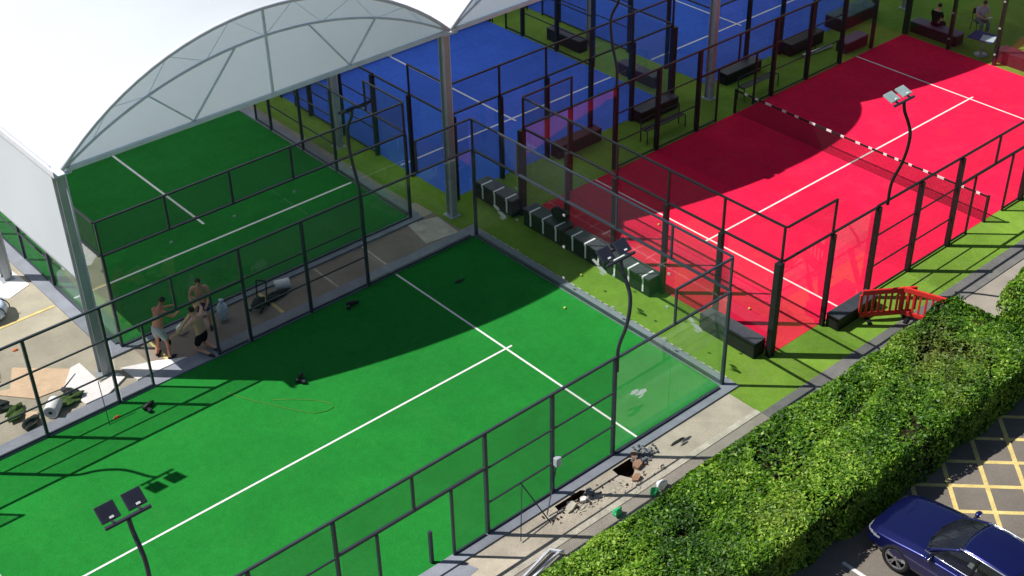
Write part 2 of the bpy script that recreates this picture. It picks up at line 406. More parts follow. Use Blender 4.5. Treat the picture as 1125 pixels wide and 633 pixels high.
# yellow and white paint
mb = MB()
def stripe(mb, p, q, w=.1, z=.010):
    p = Vector((*p, z)); q = Vector((*q, z)); d = (q - p).normalized(); a = Vector((-d.y, d.x, 0)) * w / 2
    mb.quad(p - a, q - a, q + a, p + a)
for p, q in (((-16, 15.37), (-11.3, 15.37)), ((-6.6, 11.9), (-6.6, 10.6)), ((-10.1, 11.9), (-10.15, 10.6))): stripe(mb, p, q)
struct('yard_lines', mb, 'paint_yellow')
mb = MB()
for p, q in (((-4.68, 11.9), (-4.7, 10.6)), ((-2.9, 11.9), (-2.95, 10.6))): stripe(mb, p, q, .06)
struct('yard_lines', mb, 'kerb_pale')
mb = MB(); k = 0
P = 1.235
for i in range(-3, 12):
    x = .54 + P * i
    for sgn in (1, -1):
        L = 6.0
        if i < 0:
            if sgn < 0: continue
            y0 = -5.98 - 0; xs = x + 0
            t0 = (.0 - x)            # lines that enter through the left edge of the box
            if t0 > L: continue
            p = (x + t0, -6.0 - t0 + .45); q = (x + L, -5.55 - L)
        else:
            p = (x, -5.55); q = (x + sgn * L, -5.55 - L)
            if sgn < 0:
                t1 = x - 0.0
                if t1 < L: q = (0.0, -5.55 - t1)
        stripe(mb, p, q, .11, .008 if sgn > 0 else .0105); k += 1
struct('parking_lines', mb, 'paint_yellow')
mb = MB(); stripe(mb, (-2.72, -6.02), (-2.72, -10.8), .1, .008); stripe(mb, (-5.2, -6.02), (-5.2, -10.8), .1, .008)
struct('parking_lines', mb, 'paint_white')

# ------------------------------------------------------------------ court enclosures
def uvpanel(p, q, mat, parent, name):
    """flat upright wire panel between two corners, UVs in metres"""
    me = bpy.data.meshes.new(name)
    me.from_pydata([(p[0], p[1], p[2]), (q[0], q[1], p[2]), (q[0], q[1], q[2]), (p[0], p[1], q[2])], [], [(0, 1, 2, 3)])
    u = me.uv_layers.new(name='UVMap'); w = math.hypot(q[0] - p[0], q[1] - p[1]); h = q[2] - p[2]
    for l, c in zip(u.data, ((0, 0), (w, 0), (w, h), (0, h))): l.uv = c
    me.materials.append(M[mat])
    return link(bpy.data.objects.new(name, me), parent)
def enclosure(label, origin, amap, style, sides, ends=(0, 20), group='padel court enclosures', doors=True):
    """amap(a, b, z) -> local position; a runs 0-20 along the court, b 0-10 across. sides: outward sign list"""
    t = thing('court_enclosure', label, 'court enclosure', origin, 0, group)
    steel, wire = ('black_steel', 'mesh_black') if style == 'old' else ('grey_steel', 'mesh_grey')
    def B(name, p, q, mat=steel, bev=0):
        return obj(name, MB().box(amap(*p), amap(*q)), mat, t, bevel=bev)
    def wirepanel(p, q): uvpanel(amap(*p), amap(*q), wire, t, 'mesh_panel')
    pw, pd = (.06, .14) if style == 'old' else (.038, .085)
    for a0 in ends:
        o = -1 if a0 == 0 else 1                       # outwards
        def A(d): return a0 + o * d
        for i in range(5):
            B('glass_panel', (A(0), 2 * i + .006, .03), (A(.012), 2 * i + 1.994, 2.985), 'glass')
            wirepanel((A(.03), 2 * i + .03, 3.03), (A(.03), 2 * i + 1.97, 3.97))
        for i in range(6):
            b = 2 * i; corner = i in (0, 5)
            if style == 'old' or corner:
                w = .085 if corner and style == 'old' else pw; d = .20 if corner and style == 'old' else pd
                B('post', (A(.02), b - w, 0), (A(.02 + d), b + w, 2.97))
            B('mesh_post', (A(.02), b - .028, 2.975), (A(.075), b + .028, 4.0))
        B('top_rail', (A(.015), -.02, 4.002), (A(.07), 10.02, 4.05))
        B('middle_rail', (A(.018), -.017, 2.985), (A(.10 if style == 'new' else .085), 10.017, 3.03))
        for i in range(1, 5):
            for z in (.45, 1.5, 2.55): B('clamp', (A(-.008), 2 * i - .04, z - .03), (A(.02), 2 * i + .04, z + .03), 'galv')
        if style == 'new': B('base_rail', (A(.016), .05, .052), (A(.10), 9.95, .10))
    for b0, o in sides:
        def S(d): return b0 + o * d
        for e in (0, 20):
            sg = 1 if e == 0 else -1
            def AA(a): return e + sg * a
            for i in range(2):
                B('glass_panel', (AA(2 * i + .03), S(0), .03), (AA(2 * i + 1.994), S(.012), 2.985), 'glass_haze' if style == 'new' and b0 == 0 else 'glass')
            wirepanel((AA(.08), S(.03), 3.05), (AA(1.97), S(.03), 3.97))
            B('mesh_post', (AA(1.975), S(.02), 3.03), (AA(2.025), S(.075), 4.0))
            B('top_rail', (AA(-.014), S(.015), 4.002), (AA(2.03), S(.07), 4.05))
            B('middle_rail', (AA(-.017), S(.018), 2.985), (AA(3.94), S(.08), 3.03))
            if style == 'old': B('post', (AA(1.95), S(.02), 0), (AA(2.05), S(.15), 2.98))
            else: B('base_rail', (AA(.12), S(.016), .052), (AA(3.94), S(.10), .10))
        for a in (4, 6, 8, 12, 14, 16):
            B('post', (a - pw, S(.0), 0), (a + pw, S(pd), 3.0))
        B('side_rail', (3.94, S(.02), 3.003), (16.06, S(.075), 3.06))
        for a1, a2 in ((4, 6), (6, 8), (12, 14), (14, 16)):
            wirepanel((a1 + pw, S(.05), .06), (a2 - pw, S(.05), 2.99))
            for z in (1.0, 2.03): B('side_rail', (a1 + pw + .004, S(.055), z - .018), (a2 - pw - .004, S(.09), z + .018))
            B('side_rail', (a1 + pw + .004, S(.03), .055), (a2 - pw - .004, S(.075), .10))
        B('lintel', (8 + pw + .004, S(.015), 2.0), (12 - pw - .004, S(.07), 2.075))
        wirepanel((8.07, S(.05), 2.09), (11.93, S(.05), 2.99))
        B('post', (9.97, S(.02), 2.09), (10.03, S(.075), 3.0))
        for a1, a2, jamb in ((8.08, 8.98, 9.0), (11.02, 11.92, 11.0)):
            wirepanel((a1, S(.055), .10), (a2, S(.055), 1.99))
            B('door_frame', (jamb - .03, S(.03), .0), (jamb + .03, S(.085), 1.995))
            B('door_frame', (a1, S(.03), .055), (a2, S(.08), .10))
    return t
def mapper(fx, fy, swap=False):
    """length axis a, width axis b"""
    if swap: return lambda a, b, z: (fx * b, fy * a, z)
    return lambda a, b, z: (fx * a, fy * b, z)
near = enclosure('unfinished slate grey frame and glass around the sunlit bright green court in front', (0, 0, 0), mapper(-1, 1), 'new', [(0, -1), (10, 1)])
red = enclosure('black posts and glass around the red court', (2.1, 0, 0), mapper(1, 1), 'old', [(0, -1), (10, 1)])
far = enclosure('slate grey frame and glass around the shaded dark green court under the white canopy', (-10.8, 12.25, 0), mapper(1, 1, True), 'new', [(0, -1), (10, 1)])
blue_a = enclosure('black posts and glass around the nearer blue court, beside the middle canopy post', (1, 12.25, 0), mapper(1, 1, True), 'old', [(0, -1), (10, 1)])
blue_b = enclosure('black posts and glass around the farther blue court at the top edge of the photo', (13.1, 12.25, 0), mapper(1, 1, True), 'old', [(0, -1), (10, 1)])
# parts that only the unfinished court has
for p, q in (((-7.0, -.10, 1.0), (-7.62, -.75, .05)), ((-7.02, -.10, 1.0), (-6.72, -.78, .05)), ((-12.45, 9.98, 1.0), (-12.62, 9.42, .02)), ((-5.9, -.10, .95), (-6.6, -.52, .05))):
    obj('brace', MB().bar(p, q, .022), 'grey_steel', near)
mb = MB().obox((-5.98, -.20, 1.12), (.16, .12, .24)); obj('junction_box', mb, 'grey_plastic', near, bevel=.015)
obj('net_post', MB().box((-9.55, .08, 0), (-9.47, .16, .98)), 'grey_steel', near, bevel=.008)
# white film decals on the glass of the unfinished court
def decal(parent, at, axis):
    mb = MB(); k = 0
    shapes = [[(-.30, .10), (-.22, .18), (-.05, .15), (.02, .08), (-.10, .02)], [(-.12, -.02), (.08, .06), (.26, .0), (.30, -.10), (.10, -.12)],
              [(.0, -.14), (.22, -.13), (.16, -.19), (.04, -.19)]]
    for s in shapes:
        if axis == 'x': mb.quad(*[(at[0] + .004, at[1] - u, at[2] + v) for u, v in s])
        else: mb.quad(*[(at[0] + u, at[1] - .004, at[2] + v) for u, v in s])
    obj('decal', mb, 'decal', parent)
decal(near, (.014, 4.58, 1.5), 'x'); decal(near, (.014, 1.05, 1.43), 'x'); decal(near, (.014, 8.8, 1.40), 'x'); decal(near, (-3.14, -.014, 1.5), 'y')

# ------------------------------------------------------------------ nets
def net(label, loc, rotz, banded=False):
    t = thing('court_net', label, 'net', loc, rotz, 'nets across the courts')
    for s in (-5.05, 5.05):
        obj('net_post', MB().box((-.04, s - .04, 0), (.04, s + .04, .95)), 'black_steel', t, bevel=.008)
    me = []
    for i in range(16):
        y0, y1 = -5 + i * 10 / 16, -5 + (i + 1) * 10 / 16
        zt = lambda y: .88 + .04 * (y / 5) ** 2
        me.append((y0, y1, zt(y0), zt(y1)))
    m = bpy.data.meshes.new('mesh'); vs = []; fs = []; uvs = []
    for y0, y1, a, b in me:
        n = len(vs); vs += [(0, y0, .02), (0, y1, .02), (0, y1, b - .06), (0, y0, a - .06)]; fs.append((n, n + 1, n + 2, n + 3))
        uvs += [(y0, 0), (y1, 0), (y1, .86), (y0, .86)]
    m.from_pydata(vs, [], fs); u = m.uv_layers.new(name='UVMap')
    for l, c in zip(u.data, uvs): l.uv = c
    m.materials.append(M['net_mesh']); link(bpy.data.objects.new('net_mesh', m), t)
    mb = MB()
    for y0, y1, a, b in me: mb.bar((0, y0, a - .03), (0, y1, b - .03), .022, .065)
    obj('top_band', mb, 'black_plastic' if banded else 'line', t)
    if banded:
        y = -4.75
        while y < 4.6:
            L = rnd.uniform(.12, .27); zt = .85 + .04 * (y / 5) ** 2
            obj('white_patch', MB().box((-.014, y, zt - .034), (.014, y + L, zt + .037)), 'line', t)
            y += L + rnd.uniform(.28, .5)
    if not banded: obj('centre_strap', MB().box((-.006, -.025, .02), (.006, .025, .82)), 'line', t)
    return t
net('black net with white patches along its top band across the red court', (12.1, 5, 0), 0, True)
net('white topped net across the nearer blue court under the canopy', (6, 22.25, 0), R(90))
net('white topped net across the farther blue court at the top edge', (18.1, 22.25, 0), R(90))

# ------------------------------------------------------------------ floodlights on gooseneck poles
def floodlight(label, loc, s, body='lamp_dark', tilt=38):
    """s: outward direction along y"""
    t = thing('floodlight', label, 'floodlight', loc, 0, 'floodlights on curved poles along the courts')
    raw = [(0, -.45), (0, .1), (.07, .45), (.22, .9), (.32, 1.4), (.33, 1.85), (.22, 2.15), (.06, 2.42), (.0, 2.66)]
    pts = []
    for i in range(len(raw) - 1):
        p0 = raw[max(i - 1, 0)]; p1 = raw[i]; p2 = raw[i + 1]; p3 = raw[min(i + 2, len(raw) - 1)]
        for k in range(4):
            u = k / 4
            pts.append(tuple(.5 * (2 * p1[j] + (p2[j] - p0[j]) * u + (2 * p0[j] - 5 * p1[j] + 4 * p2[j] - p3[j]) * u * u + (3 * p1[j] - p0[j] - 3 * p2[j] + p3[j]) * u ** 3) for j in (0, 1)))
    pts.append(raw[-1])
    obj('pole', MB().tube([(0, s * (a + .06), z) for a, z in pts], .046, 8), 'grey_steel' if body == 'lamp_dark' else 'black_steel', t, True)
    obj('crossbar', MB().box((-.44, s * .06 - .03, 2.66), (.44, s * .06 + .03, 2.715)), 'lamp_dark', t, bevel=.006)
    for sx in (-.255, .255):
        rot = (-s * R(tilt), 0, 0)
        c = Vector((sx, -s * .17, 2.81)); m = Euler(rot).to_matrix()
        hd = obj('lamp_head', MB().obox(c, (.36, .33, .06), rot), body, t, bevel=.012)
        mbf = MB()
        for k in range(7): mbf.obox(c + m @ Vector((-.12 + .04 * k, .03, .031)), (.008, .20, .008), rot)
        obj('cooling_fins', mbf, body, hd)
        obj('label_plate', MB().obox(c + m @ Vector((.02, s * .11, .034)), (.08, .04, .012), rot), 'white_plastic', hd)
        obj('bracket', MB().bar((sx - .0, s * .06, 2.715), c + m @ Vector((0, s * .11, -.03)), .05, .03), 'lamp_dark', hd)
        obj('lens', MB().obox(c + m @ Vector((0, 0, -.034)), (.32, .29, .010), rot), 'lamp_dark', hd)
    return t
lf = floodlight('dark twin floodlight over the white centre line in the lower left corner', (-16, 0, 3.06), -1)
floodlight('dark twin floodlight in front of the black strapped benches, between the green and red courts', (-3.95, 0, 3.06), -1)
floodlight('pale grey twin floodlight rising over the sunlit red court', (6.5, 0, 3.36), -1, 'lamp_grey', 20)
floodlight('twin floodlight above the left side of the front green court, seen by its shadow', (-16, 10.0, 3.06), 1)
floodlight('dark twin floodlight by the corner of the shaded green court', (-4.0, 10.0, 3.06), 1)
floodlight('curved floodlight pole on the shaded side of the red court', (6.1, 10.0, 3.40), 1)

# ------------------------------------------------------------------ canopy
tent = thing('canopy', 'large white barrel roofed fabric canopy on steel posts over the shaded courts', 'canopy')
YF, YB, ZE, HALF, RISE = 11.15, 34.0, 6.37, 6.0, 2.40
RAD = (HALF ** 2 + RISE ** 2) / (2 * RISE)
def arch(cx, half, rise, z0, n=28):
    r = (half ** 2 + rise ** 2) / (2 * rise); a = math.asin(half / r)
    return [(cx + r * math.sin(-a + 2 * a * i / n), z0 + r * math.cos(-a + 2 * a * i / n) - (r - rise)) for i in range(n + 1)]
VALLEYS = [-11.72, .30, 12.32, 24.34, 36.4]
for b in range(4):
    x0, x1 = VALLEYS[b], VALLEYS[b + 1]; cx = (x0 + x1) / 2; half = (x1 - x0) / 2 - .02
    A = arch(cx, half, RISE, ZE)
    mb = MB(); ny = 16
    for j in range(ny + 1):
        y = YF + (YB - YF) * j / ny
        sag = .045 * math.sin(math.pi * ((j % 4) / 4.0))       # fabric dips a little between the frames
        for i, (x, z) in enumerate(A): mb.v.append((x, y, z - sag * math.sin(math.pi * i / 28)))
    for j in range(ny):
        for i in range(28):
            a = j * 29 + i; mb.face((a, a + 1, a + 30, a + 29))
    obj('roof_membrane', mb, 'roof', tent, True)
    # gable cloth between the tie and the arch
    mb = MB(); n0 = 0
    for i, (x, z) in enumerate(A): mb.v += [(x, YF + .05, ZE + .0), (x, YF + .05 - .05 * math.sin(math.pi * i / 28) * 0, z - .03)]
    for i in range(28): mb.face((2 * i, 2 * i + 2, 2 * i + 3, 2 * i + 1))
    obj('gable_membrane', mb, 'gable', tent)
    obj('arch_tube', MB().tube([(x, YF - .01, z) for x, z in A], .055, 8), 'gutter', tent, True)
    obj('tie_beam', MB().box((x0 + .12, YF - .06, ZE - .08), (x1 - .12, YF + .04, ZE + .02)), 'truss', tent)
    inner = arch(cx, half - .12, 1.62, ZE + .03)
    obj('inner_chord', MB().tube([(x, YF + .0, z) for x, z in inner], .035, 6), 'truss', tent, True)
    mb = MB(); mid = lambda P, f: P[int(round(f * 28))]
    for k in range(14):
        p = (inner if k % 2 else A)[2 * k]; q2 = (A if k % 2 else inner)[2 * k + 2]
        if 1 <= k <= 12: mb.bar((p[0], YF + .022, p[1] - .02), (q2[0], YF + .022, q2[1] - .02), .014)
    obj('lacing', mb, 'gable', tent)
    ins = lambda x: min(inner, key=lambda p: abs(p[0] - x))
    for xa, xb in ((-3.35, -2.35), (-.95, -2.35), (1.15, 2.5), (3.55, 2.5)):
        p = ins(cx + xa); obj('strut', MB().bar((p[0], YF + .012, p[1]), (cx + xb, YF + .012, ZE + .02), .045), 'truss', tent)
    obj('king_post', MB().box((cx - .03, YF - .05, ZE + .021), (cx + .03, YF + .01, ZE + RISE - .04)), 'truss', tent)
for i, x in enumerate(VALLEYS[:4]):
    obj('gutter', MB().box((x - .20, YF - .08, ZE - .12), (x + .20, YB, ZE - .085)).box((x - .23, YF - .08, ZE - .12), (x - .202, YB, ZE + .05)).box((x + .202, YF - .08, ZE - .12), (x + .23, YB, ZE + .05)), 'gutter', tent)
    for j in range(4):
        y = 11.47 + 6.2 * j
        mb = MB().box((x - .10, y - .14, 0), (x + .10, y - .125, ZE - .125)).box((x - .10, y + .125, 0), (x + .10, y + .14, ZE - .125)).box((x - .018, y - .124, 0), (x + .018, y + .124, ZE - .125))
        p = obj('post', mb, 'galv', tent)
        obj('base_plate', MB().box((x - .2, y - .22, .001), (x + .2, y + .22, .03)), 'galv', p, bevel=.005)
        obj('downpipe', MB().tube([(x + .16, y - .02, .1), (x + .16, y - .02, ZE - .13)], .045, 8), 'gutter', p, True)
# hanging side cloth on the left
mb = MB(); ny = 26; nz = 8
for j in range(ny + 1):
    for k in range(nz + 1):
        y = 11.62 + (YB - 11.62) * j / ny; z = 3.05 + (ZE - .02 - 3.05) * k / nz
        mb.v.append((-11.80 - .05 * math.sin(j * 1.3) * math.sin(math.pi * k / nz) , y, z - .03 * abs(math.sin(j * .8)) * (1 - k / nz)))
for j in range(ny):
    for k in range(nz):
        a = j * (nz + 1) + k; mb.face((a, a + 1, a + nz + 2, a + nz + 1))
obj('side_curtain', mb, 'roof', tent, True)
obj('curtain_bar', MB().tube([(-11.80, 11.6, 3.04), (-11.80, YB, 3.04)], .03, 8), 'galv', tent, True)

# ------------------------------------------------------------------ black benches and blocks
def strapped_bench(label, loc, L=1.62, h=.62, straps=3):
    t = thing('strapped_bench', label, 'bench', loc, 0, 'black strapped benches between the green and red courts')
    obj('body', MB().box((-.25, -L / 2, .02), (.25, L / 2, h - .06)), 'bench_black', t, bevel=.02)
    obj('top', MB().box((-.27, -L / 2 - .01, h - .058), (.27, L / 2 + .01, h)), 'bench_top', t, bevel=.015)
    for i in range(straps):
        y = -L / 2 + L * (i + .42) / straps
        mb = MB().box((-.262, y - .03, .10), (-.252, y + .03, h - .07)).box((-.285, y - .03, h - .10), (-.274, y + .03, h + .006)).box((-.273, y - .03, h + .002), (.15, y + .03, h + .007))
        obj('strap', mb, 'white_plastic', t)
    return t
strapped_bench('black bench with white straps farthest along the row, by the middle canopy post', (1.80, 10.9, .006), 1.75)
strapped_bench('black strapped bench in the shade with a bag on top, second along the row', (1.80, 8.62, .006), 1.72)
strapped_bench('black strapped bench at the shade edge beside the red court glass', (1.80, 6.75, .006), 1.66)
strapped_bench('half sunlit black strapped bench behind the twin floodlight', (1.80, 4.95, .006), 1.72)
def block(label, loc, rotz, L, w, h, body, top, group='low covered benches outside the courts'):
    t = thing('bench', label, 'bench', loc, rotz, group)
    obj('body', MB().box((-L / 2, -w / 2, .0), (L / 2, w / 2, h - .05)), body, t, bevel=.02)
    obj('seat', MB().box((-L / 2 - .01, -w / 2 - .01, h - .048), (L / 2 + .01, w / 2 + .01, h)), top, t, bevel=.02)
    for s in (-1, 1): obj('end_panel', MB().box((s * (L / 2 + .003), -w / 2 + .04, .06), (s * (L / 2 + .015), w / 2 - .04, h - .09)), 'black_plastic', t)
    return t
block('long black bench outside the front corner of the red court', (1.74, 1.15, .006), R(90), 1.95, .46, .50, 'bench_black', 'bench_top')
block('low black bench against the sunlit red court glass, left of the red barriers', (5.05, -.36, .006), 0, 1.75, .42, .42, 'bench_black', 'bench_top')
block('dark bench against the blue court glass, under the pink reflection', (6.2, 12.0, .006), 0, 2.0, .42, .48, 'bench_black', 'bench_maroon')
block('black bench with a grey seat outside the blue court, right of a black post', (10.0, 11.95, .006), 0, 1.9, .5, .46, 'bench_black', 'bench_top')
block('dark bench along the passage between the two blue courts', (11.6, 14.3, .006), R(90), 1.9, .42, .46, 'bench_black', 'bench_top')
block('dark bench beyond the blue court passage near the top of the photo', (11.75, 18.4, .006), R(90), 1.9, .42, .5, 'bench_black', 'bench_top')
block('black bench outside the farther blue court, right of the pink edged post', (14.5, 11.9, .006), 0, 1.95, .45, .46, 'bench_black', 'bench_top')
block('black bench outside the farther blue court, behind a white roller bar', (18.2, 11.9, .006), 0, 2.0, .45, .5, 'bench_black', 'bench_black')
block('mauve topped bench outside the shaded far end of the red court', (19.6, 10.62, .006), 0, 1.35, .5, .45, 'bench_maroon', 'bench_purple')
block('mauve topped bench with a person in black sitting on it', (22.75, 8.95, .006), R(90), 2.1, .55, .46, 'bench_black', 'bench_purple')
block('maroon block bench in the sun at the right edge of the photo', (22.75, 5.0, .006), R(90), 2.3, .6, .5, 'bench_maroon', 'bench_maroon')
block('large dark bench with blue grey top at the top edge, outside the farther blue court', (21.6, 12.2, .006), 0, 2.3, .8, .55, 'bench_maroon', 'cloth_teal')
# bag on the second bench
mb = MB().ell((0, 0, .17), (.20, .36, .17), 14, 10, lambda p: Vector((p.x, p.y, max(p.z, -.165))))
bag = thing('duffel_bag', 'dark green bag lying on the second strapped bench', 'bag', (1.95, 8.25, .63), 0)
obj('body', mb, 'cloth_black', bag, True)
for s in (-.12, .12): obj('handle', MB().tube([(.0 + s * .3, s - .1, .30), (.0, s - .05, .39), (.0, s + .05, .39), (.0, s + .1, .30)], .014, 6), 'black_plastic', bag, True)
# slim rail benches in the shaded passage
def rail_bench(label, loc, L=1.7):
    t = thing('rail_bench', label, 'bench', loc, 0, 'open tube benches in the passage beside the red court')
    for z in (.46, .78): obj('rail', MB().tube([(-L / 2, .02 if z > .5 else 0, z), (L / 2, .02 if z > .5 else 0, z)], .022, 8), 'black_steel', t, True)
    for s in (-1, 1):
        obj('leg', MB().tube([(s * L / 2, .02, .80), (s * L / 2, 0, .46), (s * L / 2, 0, 0)], .022, 8), 'black_steel', t, True)
        obj('leg', MB().tube([(s * L / 2, -.01, .455), (s * L / 2, -.30, .45), (s * L / 2, -.32, 0)], .022, 8), 'black_steel', t, True)
    obj('seat', MB().box((-L / 2 + .03, -.28, .455), (L / 2 - .03, -.03, .475)), 'black_steel', t)
rail_bench('open black tube bench beside the red court, below the grey topped bench', (9.1, 10.85, .006), 1.9)
rail_bench('open black tube bench beside the red court net', (14.0, 10.75, .006), 1.9)
rail_bench('open black tube bench in the passage between the blue courts at the top edge', (12.0, 22.4, .006), 1.9)
mb = MB().tube([(-.75, 0, 0), (.75, 0, 0)], .07, 12)
rl = thing('roller_brush', 'white roller bar on the turf before the black bench near the top', 'roller', (18.3, 11.25, .08), R(-6))
obj('roller', mb, 'white_plastic', rl, True); obj('handle', MB().tube([(.0, .08, .0), (.1, .45, .5), (.12, .6, .95)], .018, 6), 'black_steel', rl, True)
for sx in (-.8, .8): obj('end_bracket', MB().bar((sx, 0, 0), (sx * .3, .1, .02), .03), 'black_steel', rl)

# ------------------------------------------------------------------ red barriers
def barrier():
    t = thing('barrier', 'dark red plastic barrier standing behind the other, beside the low black bench', 'barrier', (0, 0, 0), 0, 'red plastic barriers beside the red court')
    Lb = 1.55
    obj('top_beam', MB().box((-Lb / 2, -.035, .86), (Lb / 2, .035, 1.02)), 'red_plastic', t, bevel=.02)
    obj('bottom_beam', MB().box((-Lb / 2, -.03, .12), (Lb / 2, .03, .26)), 'red_plastic', t, bevel=.018)
    for s in (-1, 1): obj('end_upright', MB().box((s * Lb / 2 - .04, -.032, .255), (s * Lb / 2 + .04, .032, .865)), 'red_plastic', t, bevel=.012)
    for k in range(8):
        x = -Lb / 2 + Lb * (k + 1) / 9
        obj('slat', MB().box((x - .03, -.02, .255), (x + .03, .02, .865)), 'red_plastic', t, bevel=.008)
    for s in (-.52, .52): obj('foot', MB().prism([(s - .05, -.25), (s + .05, -.25), (s + .05, .25), (s - .05, .25)], .0, .06).box((s - .04, -.03, .055), (s + .04, .03, .125)), 'black_plastic', t, bevel=.012)
    obj('hook', MB().box((Lb / 2 + .035, -.02, .70), (Lb / 2 + .09, .02, .80)), 'red_plastic', t)
    return t
b1 = barrier(); b1.location = (5.65, -1.08, .006); b1.rotation_euler = (0, 0, R(-35))
b2 = copy_thing(b1, (6.20, -2.02, .03), R(-72), 'bright red plastic barrier in front, its end tucked into the hedge')

# ------------------------------------------------------------------ hedges
def hedge(label, x0, x1, y0, y1, h, seed, nleaf, ls=.085):
    rg = np.random.default_rng(seed)
    t = thing('hedge', label, 'hedge', ((x0 + x1) / 2, (y0 + y1) / 2, 0), 0, 'clipped hedges beside the car park')
    cx, cy = (x0 + x1) / 2, (y0 + y1) / 2
    ph = rg.uniform(0, 6.28, 40); fr = rg.normal(0, 1, (40, 2)) * np.linspace(.6, 5.0, 40)[:, None]; am = rg.uniform(.5, 1, 40) / np.linspace(1.2, 5, 40)
    def lump(u, v):
        s = np.zeros_like(u)
        for k in range(40): s += am[k] * np.sin(u * fr[k, 0] + v * fr[k, 1] + ph[k])
        return s * .055
    Lx, Ly = x1 - x0, y1 - y0
    areas = np.array([Lx * Ly * 1.25, Lx * h * 1.0, Lx * h * .8, Ly * h, Ly * h]); pr = areas / areas.sum()
    face = rg.choice(5, nleaf, p=pr)
    u, v = rg.random(nleaf), rg.random(nleaf); dep = rg.exponential(.058, nleaf) - .035
    P = np.zeros((nleaf, 3)); Nn = np.zeros((nleaf, 3))
    def setf(k, px, py, pz, n):
        i = face == k
        P[i] = np.stack([px[i], py[i], pz[i]], 1); Nn[i] = n
    X = x0 + u * Lx; Y = y0 + v * Ly
    edge = np.minimum.reduce([Y - y0, y1 - Y, X - x0, x1 - X]); rnd_e = .16 * np.clip(1 - edge / .28, 0, 1) ** 2
    groove = .13 * np.exp(-((Y - cy - .28 - .25 * np.sin(X * .55)) / .16) ** 2) * (np.sin(X * .8 + 1) * .4 + .6)
    setf(0, X, Y, h + lump(X, Y) - rnd_e - groove - dep, (0, 0, 1))
    Z = v * h; be = lambda z: .14 * np.clip((z - h + .3) / .3, 0, 1) ** 2
    setf(1, X, y0 - lump(X, Z) + be(Z) + dep, Z, (0, -1, 0)); setf(2, X, y1 + lump(X, Z + 9) - be(Z) - dep, Z, (0, 1, 0))
    Y2 = y0 + u * Ly
    setf(3, x0 - lump(Y2, Z) + be(Z) + dep, Y2, Z, (-1, 0, 0)); setf(4, x1 + lump(Y2, Z + 5) - be(Z) - dep, Y2, Z, (1, 0, 0))
    P[:, 2] = np.maximum(P[:, 2], .03)
    # clipped too hard in places: gaps through to the twigs
    gap = (lump(P[:, 0] * 2.1 + 2, P[:, 1] * 2.4 + P[:, 2] * 2.0) / .055 > 1.55) & (rg.random(nleaf) < .75)
    P = P[~gap]; Nn = Nn[~gap]; dep = dep[~gap]; nleaf = len(P)
    # leaf frames
    n = Nn * .9 + rg.normal(0, .62, (nleaf, 3)); n[:, 2] += .25; n /= np.linalg.norm(n, axis=1)[:, None]
    a = np.cross(n, rg.normal(0, 1, (nleaf, 3))); a /= np.linalg.norm(a, axis=1)[:, None]; b = np.cross(n, a)
    s = ls * rg.uniform(.6, 1.3, nleaf)[:, None]
    P -= np.array([cx, cy, 0])
    V = np.stack([P - a * s, P + b * s * .48 + n * s * .12, P + a * s, P - b * s * .48 + n * s * .12], 1).reshape(-1, 3)
    me = bpy.data.meshes.new('foliage')
    me.vertices.add(nleaf * 4); me.vertices.foreach_set('co', V.ravel())
    me.loops.add(nleaf * 4); me.loops.foreach_set('vertex_index', np.arange(nleaf * 4, dtype=np.int32))
    me.polygons.add(nleaf); me.polygons.foreach_set('loop_start', np.arange(0, nleaf * 4, 4, dtype=np.int32)); me.polygons.foreach_set('loop_total', np.full(nleaf, 4, dtype=np.int32))
    me.update(calc_edges=True)
    patch = lump(P[:, 0] * .35 + 3, P[:, 1] * .35) / .04 * .09 + lump(P[:, 0] * 1.6, P[:, 1] * 1.6 + 4) / .04 * .07
    tone = np.clip(rg.normal(.44, .27, nleaf) + patch - np.clip(dep, 0, .2) * .0, 0, 1)
    at = me.attributes.new('tone', 'FLOAT', 'FACE'); at.data.foreach_set('value', tone.astype(np.float32))
    dry = np.clip(lump(P[:, 0] * .9 + 11, P[:, 1] * 1.3) / .055 * .10 - .14 + .34 * np.exp(-((P[:, 0] - Lx * .36) / 2.0) ** 2 - ((P[:, 1] - .3) / .9) ** 2) + rg.normal(0, .09, nleaf), 0, .7)
    at = me.attributes.new('dry', 'FLOAT', 'FACE'); at.data.foreach_set('value', dry.astype(np.float32))
    me.materials.append(M['leaf'])
    link(bpy.data.objects.new('foliage', me), t)
    # twiggy heart, kept inside the leaves
    mb = MB(); nx = int(Lx / .4)
    hx, hy = Lx / 2 - .14, Ly / 2 - .14
    mb.box((-hx, -hy, .0), (hx, hy, h - .22))
    obj('branches', mb, 'twig', t)
    return t
hedge('long clipped green hedge between the path and the blue car', -13.5, 6.45, -5.56, -2.60, 1.28, 3, 180000, .058)
hedge('taller clipped hedge at the right edge of the photo, beyond the long one', 6.6, 13.0, -6.6, -3.85, 2.15, 5, 56000, .058)

